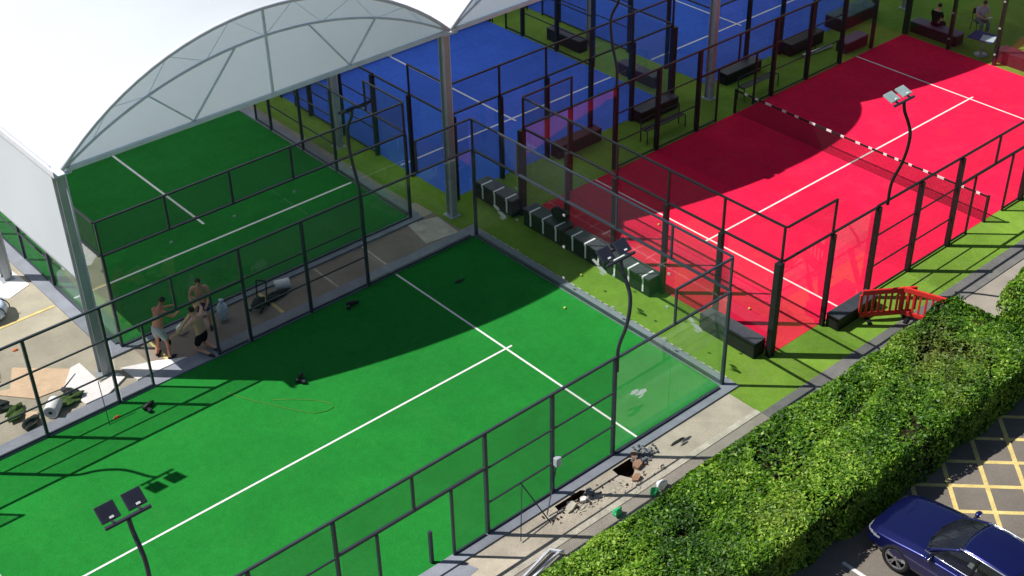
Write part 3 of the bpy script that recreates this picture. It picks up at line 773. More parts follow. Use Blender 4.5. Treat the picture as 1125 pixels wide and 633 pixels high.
# ------------------------------------------------------------------ people
def skin_mesh(name, joints, edges, radii, root=0, sub=2):
    me = bpy.data.meshes.new(name); me.from_pydata([tuple(j) for j in joints], edges, []); me.update()
    o = bpy.data.objects.new(name, me); COL.objects.link(o)
    sk = o.modifiers.new('s', 'SKIN'); sk.use_smooth_shade = True
    for i, r in enumerate(radii):
        d = me.skin_vertices[0].data[i]; d.radius = r if isinstance(r, tuple) else (r, r); d.use_root = (i == root)
    sb = o.modifiers.new('u', 'SUBSURF'); sb.levels = sub; sb.render_levels = sub
    dg = bpy.context.evaluated_depsgraph_get(); ev = o.evaluated_get(dg)
    new = bpy.data.meshes.new_from_object(ev); bpy.data.objects.remove(o); bpy.data.meshes.remove(me)
    new.name = name; return new
def person(label, loc, rotz, J, skin='skin', shorts='cloth_black', top=None, trousers=None, hair='hair', shoe='black_plastic', group=None, look=(0, 0)):
    """J: joints in metres; x right, y forward, z up, feet on z = 0"""
    t = thing('person', label, 'person', loc, rotz, group)
    names = ['pelvis', 'belly', 'chest', 'neck', 'skull', 'shl', 'ell', 'wrl', 'pal', 'shr', 'elr', 'wrr', 'par', 'hil', 'knl', 'anl', 'tol', 'hir', 'knr', 'anr', 'tor']
    rad = {'pelvis': (.150, .115), 'belly': (.135, .105), 'chest': (.165, .120), 'neck': .062, 'skull': .075, 'sh': .070, 'el': .046, 'wr': .033, 'pa': (.036, .022), 'hi': .098, 'kn': .062, 'an': .042, 'to': .034}
    j = {k: Vector(v) for k, v in J.items()}
    for s in 'lr':
        d = (j['wr' + s] - j['el' + s]).normalized(); j['pa' + s] = j['wr' + s] + d * .085
    E = [('pelvis', 'belly'), ('belly', 'chest'), ('chest', 'neck'), ('neck', 'skull')]
    for s in 'lr': E += [('chest', 'sh' + s), ('sh' + s, 'el' + s), ('el' + s, 'wr' + s), ('wr' + s, 'pa' + s), ('pelvis', 'hi' + s), ('hi' + s, 'kn' + s), ('kn' + s, 'an' + s), ('an' + s, 'to' + s)]
    ix = {n: i for i, n in enumerate(names)}
    rr = [rad[n] if n in rad else rad[n[:2]] for n in names]
    body = skin_mesh('body', [j[n] for n in names], [(ix[a], ix[b]) for a, b in E], rr)
    # head with a face, and fingers, joined into the same body
    mb = MB(); hc = j['skull'] + (j['skull'] - j['neck']).normalized() * .055
    yaw, pitch = look
    hm = Matrix.Translation(hc) @ Euler((pitch, 0, yaw)).to_matrix().to_4x4()
    hl = MB().ell((0, 0, .0), (.077, .098, .118), 18, 14, lambda p: Vector((p.x * (1 - .25 * max(0, -p.z / .118)), p.y * (1 - .12 * max(0, -p.z / .118)) + (.012 if p.z < -.03 and p.y > 0 else 0), p.z)))
    hl.ell((0, .104, -.012), (.013, .020, .026), 8, 6)
    for s in (-1, 1):
        hl.ell((s * .079, -.005, -.01), (.012, .022, .032), 8, 6); hl.ell((s * .032, .088, .012), (.014, .010, .009), 8, 6)
    hl.ell((0, .090, -.058), (.026, .010, .009), 8, 6)
    n = len(mb.v); mb.v += [tuple(hm @ Vector(p)) for p in hl.v]; mb.f += [tuple(i + n for i in f) for f in hl.f]
    for s, sg in (('l', -1), ('r', 1)):
        w, p = j['wr' + s], j['pa' + s]; d = (p - w).normalized()
        side = d.cross(Vector((0, 0, 1)) if abs(d.z) < .9 else Vector((0, 1, 0))).normalized(); nrm = side.cross(d)
        for k, Lf in enumerate((.068, .078, .072, .056)):
            o = p + side * (-.030 + .020 * k) - d * .01
            mb.tube([o, o + d * Lf * .5 - nrm * .006, o + d * Lf * .8 - nrm * .024, o + d * Lf * .92 - nrm * .045], [.010, .0095, .0085, .006], 6)
        o = w + d * .03 + side * -.03
        mb.tube([o, o - side * .028 + d * .025, o - side * .030 + d * .055 - nrm * .012], [.012, .0105, .007], 6)
    bm = bmesh.new(); bm.from_mesh(body); tmp = to_mesh('t', mb, 'skin', True); bm.from_mesh(tmp); bm.to_mesh(body); bm.free(); bpy.data.meshes.remove(tmp)
    body.materials.clear(); body.materials.append(M[skin]); body.polygons.foreach_set('use_smooth', [True] * len(body.polygons))
    link(bpy.data.objects.new('body', body), t)
    def clothes(name, pts, edges, radii, mat):
        m = skin_mesh(name, pts, edges, radii); m.materials.clear(); m.materials.append(M[mat]); link(bpy.data.objects.new(name, m), t)
    lo = .62 if not trousers else 1.0
    def leg(s): return j['hi' + s].lerp(j['kn' + s], .75)
    up = j['pelvis'] + (j['belly'] - j['pelvis']) * .55
    if trousers:
        clothes('trousers', [up, j['pelvis'], j['hil'], j['knl'], j['anl'].lerp(j['knl'], .12), j['hir'], j['knr'], j['anr'].lerp(j['knr'], .12)],
                [(0, 1), (1, 2), (2, 3), (3, 4), (1, 5), (5, 6), (6, 7)], [(.158, .125), (.170, .135), .115, .080, .062, .115, .080, .062], trousers)
    else:
        clothes('shorts', [up, j['pelvis'], j['hil'], leg('l'), j['hir'], leg('r')], [(0, 1), (1, 2), (2, 3), (1, 4), (4, 5)], [(.158, .122), (.172, .135), .120, .098, .120, .098], shorts)
    if top:
        clothes('shirt', [j['pelvis'].lerp(j['belly'], .3), j['belly'], j['chest'], j['neck'].lerp(j['chest'], .35), j['shl'], j['shl'].lerp(j['ell'], .75), j['shr'], j['shr'].lerp(j['elr'], .75)],
                [(0, 1), (1, 2), (2, 3), (2, 4), (4, 5), (2, 6), (6, 7)], [(.168, .135), (.160, .128), (.180, .138), .075, .086, .068, .086, .068], top)
    cap = MB().ell((0, -.012, .018), (.084, .100, .112), 18, 12, lambda p: Vector((p.x, p.y, max(p.z, -.045 + .75 * max(p.y, 0)))))
    cm = MB(); cm.v = [tuple(hm @ Vector(p)) for p in cap.v]; cm.f = cap.f; cm.mi = cap.mi
    obj('hair', cm, hair, t, True)
    for s in 'lr':
        a, b = j['an' + s], j['to' + s]; d = (b - a); d.z = 0; d.normalize()
        q = math.atan2(d.y, d.x) - math.pi / 2; sm = MB()
        e = MB().ell((0, .075, .05), (.052, .145, .06), 12, 8, lambda p: Vector((p.x, p.y, max(p.z, -.045))))
        mt = Matrix.Translation((a.x, a.y, a.z - .085)) @ Euler((0, 0, q)).to_matrix().to_4x4()
        sm.v = [tuple(mt @ Vector(p)) for p in e.v]; sm.f = e.f; sm.mi = e.mi
        obj('shoe', sm, shoe, t, True)
    return t
# bending worker: leans forward, both arms out in front
p1 = person('shirtless worker in pale grey shorts leaning forward, left of the other two', (-10.16, 11.02, .02), R(-72), {
    'pelvis': (0, -.04, .97), 'belly': (0, .01, 1.14), 'chest': (0, .11, 1.37), 'neck': (0, .19, 1.55), 'skull': (0, .26, 1.63),
    'shl': (-.21, .13, 1.45), 'ell': (-.22, .39, 1.30), 'wrl': (-.12, .64, 1.26), 'shr': (.21, .13, 1.45), 'elr': (.26, .34, 1.22), 'wrr': (.16, .60, 1.16),
    'hil': (-.11, -.04, .92), 'knl': (-.16, .04, .50), 'anl': (-.19, -.06, .085), 'tol': (-.22, .08, .045), 'hir': (.11, -.04, .92), 'knr': (.17, .07, .50), 'anr': (.22, .0, .085), 'tor': (.26, .14, .045)},
    skin='skin_red', shorts='cloth_grey', look=(0, R(-35)), group='shirtless workers in the passage')
for kx, ky in ((-.16, .065), (.17, .095)): obj('knee_pad', MB().ell((kx, ky, .50), (.085, .065, .11), 12, 8), 'cloth_black', p1, True)
person('shirtless worker in navy shorts facing the camera, behind the other two', (-8.62, 11.42, .006), R(150), {
    'pelvis': (0, 0, .93), 'belly': (0, .02, 1.10), 'chest': (0, .04, 1.34), 'neck': (0, .07, 1.52), 'skull': (0, .11, 1.60),
    'shl': (-.20, .03, 1.42), 'ell': (-.28, .10, 1.14), 'wrl': (-.16, .34, 1.02), 'shr': (.20, .03, 1.42), 'elr': (.29, .08, 1.14), 'wrr': (.18, .33, 1.02),
    'hil': (-.10, 0, .89), 'knl': (-.13, .03, .49), 'anl': (-.14, -.02, .085), 'tol': (-.16, .12, .045), 'hir': (.10, 0, .89), 'knr': (.13, .03, .49), 'anr': (.14, -.02, .085), 'tor': (.16, .12, .045)},
    shorts='cloth_blue', look=(0, R(-20)), group='shirtless workers in the passage')
person('shirtless worker in black shorts kneeling with his back to the camera, arms spread', (-9.20, 10.55, .010), R(20), {
    'pelvis': (0, -.02, .56), 'belly': (0, .02, .73), 'chest': (0, .09, .97), 'neck': (0, .15, 1.14), 'skull': (0, .19, 1.22),
    'shl': (-.22, .09, 1.05), 'ell': (-.46, .18, .90), 'wrl': (-.68, .32, .84), 'shr': (.22, .09, 1.05), 'elr': (.42, .24, 1.10), 'wrr': (.44, .44, 1.28),
    'hil': (-.11, -.02, .52), 'knl': (-.15, .12, .12), 'anl': (-.14, -.30, .09), 'tol': (-.14, -.42, .05), 'hir': (.11, -.02, .52), 'knr': (.15, .14, .12), 'anr': (.14, -.28, .09), 'tor': (.14, -.40, .05)},
    shorts='cloth_black', look=(0, R(-15)), group='shirtless workers in the passage')
SIT = {'pelvis': (0, 0, .56), 'belly': (0, .01, .72), 'chest': (0, .06, .95), 'neck': (0, .10, 1.11), 'skull': (0, .14, 1.19),
    'shl': (-.19, .05, 1.02), 'ell': (-.25, .14, .78), 'wrl': (-.12, .34, .72), 'shr': (.19, .05, 1.02), 'elr': (.25, .14, .78), 'wrr': (.12, .34, .72),
    'hil': (-.10, .06, .54), 'knl': (-.14, .44, .53), 'anl': (-.15, .42, .085), 'tol': (-.17, .56, .045), 'hir': (.10, .06, .54), 'knr': (.14, .44, .53), 'anr': (.15, .46, .085), 'tor': (.17, .60, .045)}
person('person in black clothes with short hair sitting on the mauve topped bench', (22.70, 9.05, .006), R(-90), SIT, top='cloth_black', trousers='cloth_black', look=(R(10), R(-20)))
person('person in a pale mauve top sitting on a folding chair with white sheets', (24.45, 8.15, .006), R(150), SIT, top='cloth_mauve', trousers='cloth_teal', look=(0, R(-35)))
ch = thing('folding_chair', 'dark folding chair under the person in the pale top', 'chair', (24.45, 8.15, .006), R(150))
obj('seat', MB().box((-.22, -.20, .42), (.22, .22, .445)), 'black_plastic', ch, bevel=.008)
obj('backrest', MB().obox((0, -.25, .78), (.44, .025, .22), (R(-8), 0, 0)), 'black_plastic', ch, bevel=.008)
for sx in (-.21, .21):
    for y0, y1 in ((-.18, -.27), (.18, .22)): obj('leg', MB().tube([(sx, y0, .42), (sx, y1, 0)], .014, 6), 'black_steel', ch, True)
    obj('back_post', MB().tube([(sx, -.19, .44), (sx, -.26, .90)], .014, 6), 'black_steel', ch, True)
pp = thing('paper_sheets', 'white sheets held by the person in the pale top', 'paper', (24.28, 7.82, .69), R(150))
for k, a in ((-.12, R(12)), (.12, R(-14))): obj('sheet', MB().obox((k, .02, .03), (.21, .297, .004), (R(20), a, 0)), 'white_plastic', pp)
tb = thing('table', 'dark square pedestal table with a pale sheet on it, beyond the red court', 'table', (22.62, 6.85, .006), R(8))
obj('tabletop', MB().box((-.42, -.5, .72), (.42, .5, .75)), 'cloth_blue', tb, bevel=.008); obj('leg', MB().tube([(0, 0, .03), (0, 0, .72)], .035, 10), 'galv', tb, True)
obj('base', MB().tube([(0, 0, 0), (0, 0, .03)], .25, 16), 'galv', tb, True)
tag(obj('paper_sheet', MB().obox((22.55, 6.62, .764), (.55, .5, .008), (0, 0, R(20))), 'grey_plastic'), 'pale grey sheet lying on the dark pedestal table', 'paper')

# ------------------------------------------------------------------ things lying about the works
def blob(c, r, seed, amp=.25, nu=16, nv=10, flat=None):
    q = random.Random(seed); ph = [(q.uniform(-4, 4), q.uniform(-4, 4), q.uniform(-4, 4), q.uniform(0, 6)) for _ in range(9)]
    def fn(p):
        d = Vector((p.x / r[0], p.y / r[1], p.z / r[2])); s = sum(math.sin(a * d.x * 1.4 + b * d.y * 1.4 + e * d.z * 1.4 + f) for a, b, e, f in ph) / 4.5
        p = p * (1 + amp * s)
        return Vector((p.x, p.y, max(p.z, -c[2] + .002)))
    return MB().ell(c, r, nu, nv, fn)
def board(name, label, poly, z0, th, mat, cat, curl=0):
    me = MB().prism(poly, z0, z0 + th); return tag(obj(name, me, mat), label, cat)
board('cardboard_sheet', 'large unfolded cardboard sheet on the yard by the left canopy post', [(-13.46, 13.39), (-12.25, 12.2), (-12.79, 11.62), (-13.58, 11.7), (-14.21, 12.47), (-14.13, 12.64), (-13.89, 12.53)], .006, .02, 'cardboard', 'cardboard')
board('white_board', 'big white board lying at the foot of the left canopy post', [(-12.30, 12.26), (-12.02, 12.30), (-12.0, 11.1), (-11.45, 11.2), (-11.4, 10.9), (-12.05, 10.55), (-12.7, 10.56), (-12.81, 11.43), (-12.75, 11.67)], .008, .05, 'foam', 'board')
board('white_board', 'white board in the passage at the feet of the leaning worker', [(-11.30, 11.35), (-10.45, 11.0), (-9.72, 10.56), (-11.2, 10.58)], .008, .04, 'foam', 'board')
board('cardboard_box', 'small flattened cardboard piece left of the white roll', [(-14.01, 11.33), (-13.77, 11.12), (-13.97, 10.69), (-14.2, 10.9)], .006, .05, 'cardboard', 'cardboard')
board('cardboard_sheet', 'cardboard strip at the left edge of the photo, behind the unfolded sheet', [(-14.9, 13.2), (-13.95, 13.0), (-13.75, 13.55), (-14.6, 13.9)], .006, .015, 'cardboard', 'cardboard')
board('pale_patch', 'flat pale patch on the yard at the left edge of the photo', [(-11.5, 18.9), (-11.35, 16.9), (-12.1, 16.6), (-12.9, 17.4), (-12.8, 19.0)], .005, .01, 'foam', 'sheet')  # thin pale slab laid flat on the yard
r1 = thing('white_roll', 'fat white roll lying by the fence in the left yard', 'roll', (-13.45, 10.82, .20), R(48))
mb = MB().tube([(-.24, 0, 0), (.24, 0, 0)], .19, 24); obj('wrap', mb, 'white_plastic', r1, False, .012)
obj('core', MB().tube([(-.25, 0, 0), (-.235, 0, 0)], .05, 14), 'rim_dark', r1); obj('end_layer', MB().tube([(-.243, 0, 0), (-.24, 0, 0)], .15, 20), 'grey_plastic', r1)
r2 = thing('white_roll', 'small white roll in the shaded passage right of the workers', 'roll', (-5.95, 11.62, .17), R(-20))
obj('wrap', MB().tube([(-.22, 0, 0), (.22, 0, 0)], .15, 20), 'white_plastic', r2, False, .01); obj('core', MB().tube([(.222, 0, 0), (.228, 0, 0)], .05, 14), 'rim_dark', r2)
obj('core', MB().tube([(-.228, 0, 0), (-.222, 0, 0)], .05, 14), 'rim_dark', r2)
for i, (x, y, s, mat, lab) in enumerate([(-12.95, 10.98, .34, 'turf_scrap', 'crumpled green turf offcut right of the white roll'), (-14.25, 11.45, .36, 'turf_scrap', 'green turf offcut heap at the left edge, left of the cardboard piece'),
                                        (-12.75, 11.15, .26, 'turf_back', 'dark turf offcut lying face down between roll and white board'), (-14.45, 11.95, .30, 'turf_back', 'dark turf offcut at the left edge of the photo'),
                                        (-14.1, 10.75, .24, 'turf_back', 'bent dark turf strip beside the fence in the left yard')]):
    mb = blob((0, 0, .07), (s, s * .6, .10), 30 + i, .5, 18, 8); o = tag(obj('turf_offcut', mb, mat), lab, 'turf offcut', 'turf offcuts in the left yard'); o.location = (x, y, .01); o.rotation_euler = (0, 0, i * .9)
b = thing('bundle', 'bluish white plastic wrapped bundle at the left edge of the photo', 'bundle', (-12.75, 15.95, .0), R(50))
obj('wrap', blob((0, 0, .26), (.48, .34, .25), 61, .16, 20, 12), 'blue_wrap', b, True)
for sx in (-.2, .2): obj('tie', MB().tube([(sx, .345 * math.cos(a), .26 + .26 * math.sin(a)) for a in [k * math.pi / 8 - .6 for k in range(11)]], .018, 6), 'black_plastic', b, True)
ht = thing('long_tool', 'dark long handled tool on the cardboard sheet', 'tool', (-12.33, 11.92, .03), math.atan2(-.33, -.46))
obj('handle', MB().tube([(0, 0, .02), (.58, 0, .03)], .02, 6), 'rim_dark', ht, True); obj('blade', MB().box((.58, -.06, .01), (.72, .06, .03)), 'grey_steel', ht)
# props in the passage
bt = thing('wooden_batten', 'pale wooden batten held between the workers', 'batten', (0, 0, 0)); obj('batten', MB().bar((-9.86, 10.55, .95), (-8.93, 11.12, 1.10), .09, .05), 'wood', bt, bevel=.006); obj('clamp', MB().obox((-9.2, 10.95, 1.10), (.12, .12, .12), (0, 0, .5)), 'black_plastic', bt, bevel=.02)
sb = thing('plastic_sack', 'upright bluish white sack in the passage behind the workers', 'sack', (-8.05, 11.42, .004)); obj('sack', blob((0, 0, .30), (.17, .14, .32), 71, .10), 'blue_wrap', sb, True); obj('neck', MB().tube([(0, 0, .58), (.02, .01, .70)], [.05, .08], 8), 'blue_wrap', sb, True)
sb = thing('plastic_bag', 'small white plastic bag on the passage floor behind the leaning worker', 'bag', (-9.2, 11.7, .004)); obj('bag', blob((0, 0, .13), (.18, .15, .14), 75, .2), 'white_plastic', sb, True); obj('handle', MB().tube([(-.05, 0, .25), (0, 0, .34), (.06, .02, .25)], .015, 6), 'white_plastic', sb, True)
def tool_machine(label, loc, rz):
    t = thing('power_tool', label, 'tool', loc, rz, 'power tools left on the ground')
    obj('body', MB().tube([(-.16, 0, .08), (.12, 0, .08), (.2, 0, .08)], [.065, .06, .03], 10), 'black_plastic', t, True)
    obj('grip', MB().obox((-.10, -.05, .06), (.07, .20, .06), (0, 0, .2)), 'black_plastic', t, bevel=.012); obj('battery', MB().obox((-.12, -.17, .05), (.10, .08, .09), (0, 0, .2)), 'orange' if rz > 1 else 'lamp_dark', t, bevel=.01)
    return t
tool_machine('black power tool on the front green turf at the edge of the shade', (-8.0, 7.66, .02), R(35))
tool_machine('dark power tool on the shaded turf near the passage fence', (-4.95, 9.55, .02), R(-30))
tool_machine('dark power tool on the green turf at the left, near the fence posts', (-11.55, 9.35, .02), R(20))
for i, (x, y, lab) in enumerate([(-1.9, 8.4, 'thin dark scrap lying on the shaded turf near the far corner')]):
    tag(obj('scrap', blob((x, y, .03), (.16, .05, .03), 90 + i, .4), 'turf_back'), lab, 'scrap')
tr = thing('trolley', 'dark tool trolley on wheels in the shaded passage', 'trolley', (-6.9, 11.1, .004), R(35))
obj('frame', MB().tube([(-.3, 0, .08), (.2, 0, .10), (.32, 0, .75)], .025, 8).tube([(-.3, .3, .08), (.2, .3, .10), (.32, .3, .75)], .025, 8).tube([(.32, 0, .75), (.32, .3, .75)], .025, 8), 'black_steel', tr, True)
obj('load', blob((-.05, .15, .24), (.26, .18, .13), 77, .25), 'turf_back', tr, True)
for y in (-.04, .34): obj('wheel', MB().tube([(.2, y - .02, .09), (.2, y + .02, .09)], .09, 14), 'rim_dark', tr, True)
tag(obj('scrap_heap', blob((-6.35, 11.35, .08), (.34, .16, .09), 79, .5), 'turf_back'), 'dark crumpled sheet beside the small white roll', 'scrap')
tag(obj('cord', MB().tube([(-9.71, 8.5, .025), (-9.43, 7.84, .025), (-9.11, 7.25, .025), (-8.8, 6.7, .025), (-8.5, 6.25, .025), (-8.2, 6.1, .025), (-8.0, 6.12, .025), (-7.95, 6.3, .025), (-8.2, 6.7, .025), (-8.6, 7.1, .025), (-8.99, 7.44, .025)], .007, 6), 'hose', smooth=True), 'thin ochre cord looped on the sunlit green turf', 'cord')
def ball(x, y, lab): tag(obj('tennis_ball', MB().ell((x, y, .05), (.034, .034, .034), 12, 8), 'ball', smooth=True), lab, 'ball', 'balls lying on the courts')
ball(4.6, 6.6, 'pale ball on the red court just past the shade edge'); ball(3.2, 1.75, 'pale ball on the red court by its front corner'); ball(.9, 6.2, 'pale ball on the lime turf in front of the strapped benches'); ball(-.6, 5.3, 'pale ball on the front green court near its back wall')
tag(obj('orange_scrap', blob((-12.35, 9.55, .03), (.09, .05, .02), 93, .3), 'orange'), 'small orange scrap on the turf below the left fence', 'scrap')
tag(obj('orange_scrap', blob((-13.05, 14.1, .02), (.07, .05, .03), 94, .3), 'orange'), 'small orange scrap on the yard near the yellow line', 'scrap')
# rubble, rags and the metal frame by the hedge path
gr = MB(); q = random.Random(5)
for k in range(60):
    gr.obox((-3.42 + q.gauss(0, .15), -.56 + q.gauss(0, .13), .02 + q.random() * .05), (q.uniform(.03, .10), q.uniform(.03, .09), q.uniform(.03, .07)), (q.random() * 3, q.random() * 3, q.random() * 3))
o = obj('rubble_pile', gr, 'grey_rubble'); o['kind'] = 'stuff'
for nm, mt, ct, n in (('spilled_soil', 'soil', ((-4.0, -.75), (-5.9, -.66)), 130), ('crushed_paving', 'kerb_pale', ((-4.3, -1.0), (-5.7, -.85)), 110)):
    sm = MB()
    for k in range(n):
        cx_, cy_ = ct[k % 2]; z_ = q.uniform(.008, .03)
        px_, py_ = cx_ + q.gauss(0, .34), cy_ + q.gauss(0, .13)
        if any(min(p[0] for p in h) - .05 < px_ < max(p[0] for p in h) + .05 and py_ > min(p[1] for p in h) - .03 for h in (hole1, hole2)): continue
        sm.obox((px_, py_, .004 + z_ * .5), (q.uniform(.02, .09), q.uniform(.02, .07), z_), (q.uniform(-.3, .3), q.uniform(-.3, .3), q.random() * 3))
    o = obj(nm, sm, mt); o['kind'] = 'stuff'
for x, y, s, rz, mat, lab in [(-3.80, -.72, .26, .4, 'brick_rubble', 'broken brown slab beside the larger pit'), (-3.62, -.42, .18, 1.2, 'brick_rubble', 'upturned brown chunk between the larger pit and the grey rubble'), (-4.15, -1.02, .24, .1, 'brick_rubble', 'flat brown chunk on the near side of the larger pit'),
                             (-5.35, -.62, .20, .7, 'grey_rubble', 'grey chunk at the right end of the narrow pit'), (-5.62, -.72, .15, .2, 'foam', 'pale chunk by the narrow pit'), (-6.0, -.70, .26, .5, 'kerb_pale', 'pale crumbled chunk on the near side of the narrow pit'), (-3.42, -1.18, .12, .2, 'kerb_pale', 'small pale chunk on the path right of the pits')]:
    qq = random.Random(int(abs(x * 100))); kk = qq.choice((5, 6, 7))
    mb = MB().prism([(s * .75 * qq.uniform(.6, 1.1) * math.cos(2 * math.pi * i / kk), s * .55 * qq.uniform(.6, 1.1) * math.sin(2 * math.pi * i / kk)) for i in range(kk)], -.02, qq.uniform(.05, .09))
    o = tag(obj('rubble_chunk', mb, mat, bevel=.008), lab, 'rubble', 'broken chunks round the two pits'); o.location = (x, y, .028); o.rotation_euler = (qq.uniform(-.22, .22), qq.uniform(-.22, .22), rz)
for x, y, s, mat, lab in [(-4.22, -1.66, .12, 'green_cloth', 'bright green plastic bag against the hedge, next to the white one'), (-3.92, -1.62, .15, 'white_plastic', 'white plastic bag on the path against the hedge'), (-5.36, -1.58, .14, 'green_cloth', 'bright green plastic bag on the path left of the other two bags')]:
    tag(obj('plastic_bag', blob((x, y, .09), (s, s * .7, .10), int(abs(x * 77)), .3, 16, 10), mat), lab, 'bag', 'plastic bags on the hedge path')
mf = thing('metal_frame', 'pale metal frame lying on the path beside the hedge in the foreground', 'frame', (0, 0, 0))
for p, q2 in (((-8.9, -1.75, .06), (-7.35, -1.42, .10)), ((-7.35, -1.42, .10), (-7.15, -1.72, .12)), ((-8.9, -1.9, .06), (-7.25, -1.62, .10))): obj('tube', MB().bar(p, q2, .05), 'gutter', mf)
tag(obj('scrap', blob((-2.45, -.75, .02), (.22, .04, .015), 96, .4), 'turf_back'), 'dark twig like scrap on the paving beside the court corner', 'scrap')

# ------------------------------------------------------------------ the blue car
car = thing('parked_car', 'dark metallic blue car parked nose first against the hedge', 'car', (-1.20, -8.16, .004), R(0))
ST = [(2.20, .66, .58, .34, .47, .57, .61, .46), (2.10, .78, .80, .24, .47, .64, .685, .60), (1.86, .84, .885, .20, .50, .715, .775, .68), (1.38, .88, .93, .19, .54, .80, .865, .70), (.80, .88, .925, .19, .56, .885, .955, .70),
      (.25, .88, .92, .19, .56, .925, .955, .73), (-.6, .88, .92, .19, .57, .945, .965, .73), (-1.32, .89, .935, .20, .59, .955, .975, .70), (-1.78, .86, .90, .24, .60, .955, .985, .66), (-2.08, .78, .83, .28, .61, .925, .955, .60), (-2.20, .66, .68, .34, .61, .85, .89, .48)]
mb = MB(); per = 12
for y, hl, hw, zl, zm, zs, zt, ht_ in ST:
    half = [(0, zl), (hl * .88, zl), (hl, zl + .10), (hw, zm), (hw * .975, zs), (ht_, zt), (0, zt + .025)]
    ring = half + [(-x, z) for x, z in half[-2:0:-1]]
    for x, z in ring: mb.v.append((x, y, z))
for i in range(len(ST) - 1):
    for k in range(per):
        a = i * per + k; b2_ = i * per + (k + 1) % per; mb.face((a, a + per, b2_ + per, b2_))
mb.face(range(per)); mb.face([(len(ST) - 1) * per + k for k in range(per)][::-1])
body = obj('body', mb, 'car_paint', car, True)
def apply_mods(o):
    dg = bpy.context.evaluated_depsgraph_get(); dg.update(); me = bpy.data.meshes.new_from_object(o.evaluated_get(dg)); old = o.data; o.modifiers.clear(); o.data = me; bpy.data.meshes.remove(old)
cr = body.data.attributes.new('crease_edge', 'FLOAT', 'EDGE')
vals = []
for e in body.data.edges:
    a, b_ = e.vertices; vals.append(.55 if a % per == b_ % per and a % per in (4, 8, 5, 7) else .0)
cr.data.foreach_set('value', vals)
sb_ = body.modifiers.new('s', 'SUBSURF'); sb_.levels = 3; sb_.render_levels = 3
apply_mods(body)
# bonnet and doors: skins lifted off the body so that their shut lines show
def skin_panel(name, test, lift=.006, mat='car_paint'):
    src = body.data; mb = MB(); mp = {}
    for p in src.polygons:
        c = p.center
        if test(c, p.normal):
            idx = []
            for vi in p.vertices:
                if vi not in mp:
                    v = src.vertices[vi]; mp[vi] = len(mb.v); mb.v.append(tuple(v.co + v.normal * lift))
                idx.append(mp[vi])
            mb.face(idx)
    return obj(name, mb, mat, car, True)
skin_panel('bonnet', lambda c, n: .86 < c.y < 2.0 and abs(c.x) < .70 and n.z > .6)
for sx in (-1, 1):
    for a, b_ in ((-.36, .62), (-1.18, -.40)):
        d = skin_panel('door', lambda c, n: a < c.y < b_ and c.x * sx > .5 and .30 < c.z < .935 and n.x * sx > .3, .005)
        obj('handle', MB().box((sx * .925, a + .08, .76), (sx * .950, a + .26, .785)), 'car_paint', d, bevel=.006)
# wheel arches
for y in (1.25, -1.40):
    for sx in (-1, 1):
        c = MB().tube([(sx * .58, y, .36), (sx * 1.10, y, .36)], .412, 32)
        co = obj('cut', c, 'rim_dark'); m = body.modifiers.new('b', 'BOOLEAN'); m.operation = 'DIFFERENCE'; m.object = co; m.solver = 'EXACT'
        apply_mods(body); me_ = co.data; bpy.data.objects.remove(co); bpy.data.meshes.remove(me_)
def lathe(prof, n, c, axis_x):
    mb = MB(); k = len(prof)
    for i in range(n):
        t = 2 * math.pi * i / n
        for x, r in prof: mb.v.append((c[0] + axis_x * x, c[1] + r * math.cos(t), c[2] + r * math.sin(t)))
    for i in range(n):
        for j in range(k - 1):
            a = i * k + j; b = ((i + 1) % n) * k + j; mb.face((a, b, b + 1, a + 1))
    return mb
for y in (1.25, -1.40):
    for sx in (-1, 1):
        c = (sx * .80, y, .362)
        w = obj('wheel', lathe([(-.10, 0), (-.10, .24), (.02, .255), (.02, 0)], 28, c, sx), 'rim_dark', car, True)
        obj('tyre', lathe([(-.11, .24), (-.11, .335), (-.08, .362), (.08, .362), (.115, .342), (.118, .265), (.10, .252), (.02, .252)], 36, c, sx), 'tyre', w, True)
        sp = MB()
        for k in range(5):
            for da in (-.17, .17):
                t = 2 * math.pi * k / 5 + .3; p = (c[0] + sx * .085, c[1] + .05 * math.cos(t), c[2] + .05 * math.sin(t)); q_ = (c[0] + sx * .098, c[1] + .243 * math.cos(t + da), c[2] + .243 * math.sin(t + da))
                sp.bar(p, q_, .026, .030)
        sp.tube([(c[0] + sx * .06, c[1], c[2]), (c[0] + sx * .105, c[1], c[2])], .048, 16)
        rm = lathe([(.085, .230), (.108, .237), (.108, .254), (.085, .256)], 36, c, sx)
        n_ = len(sp.v); sp.v += rm.v; sp.f += [tuple(i + n_ for i in f) for f in rm.f]; sp.mi += rm.mi
        obj('rim', sp, 'rim', w)
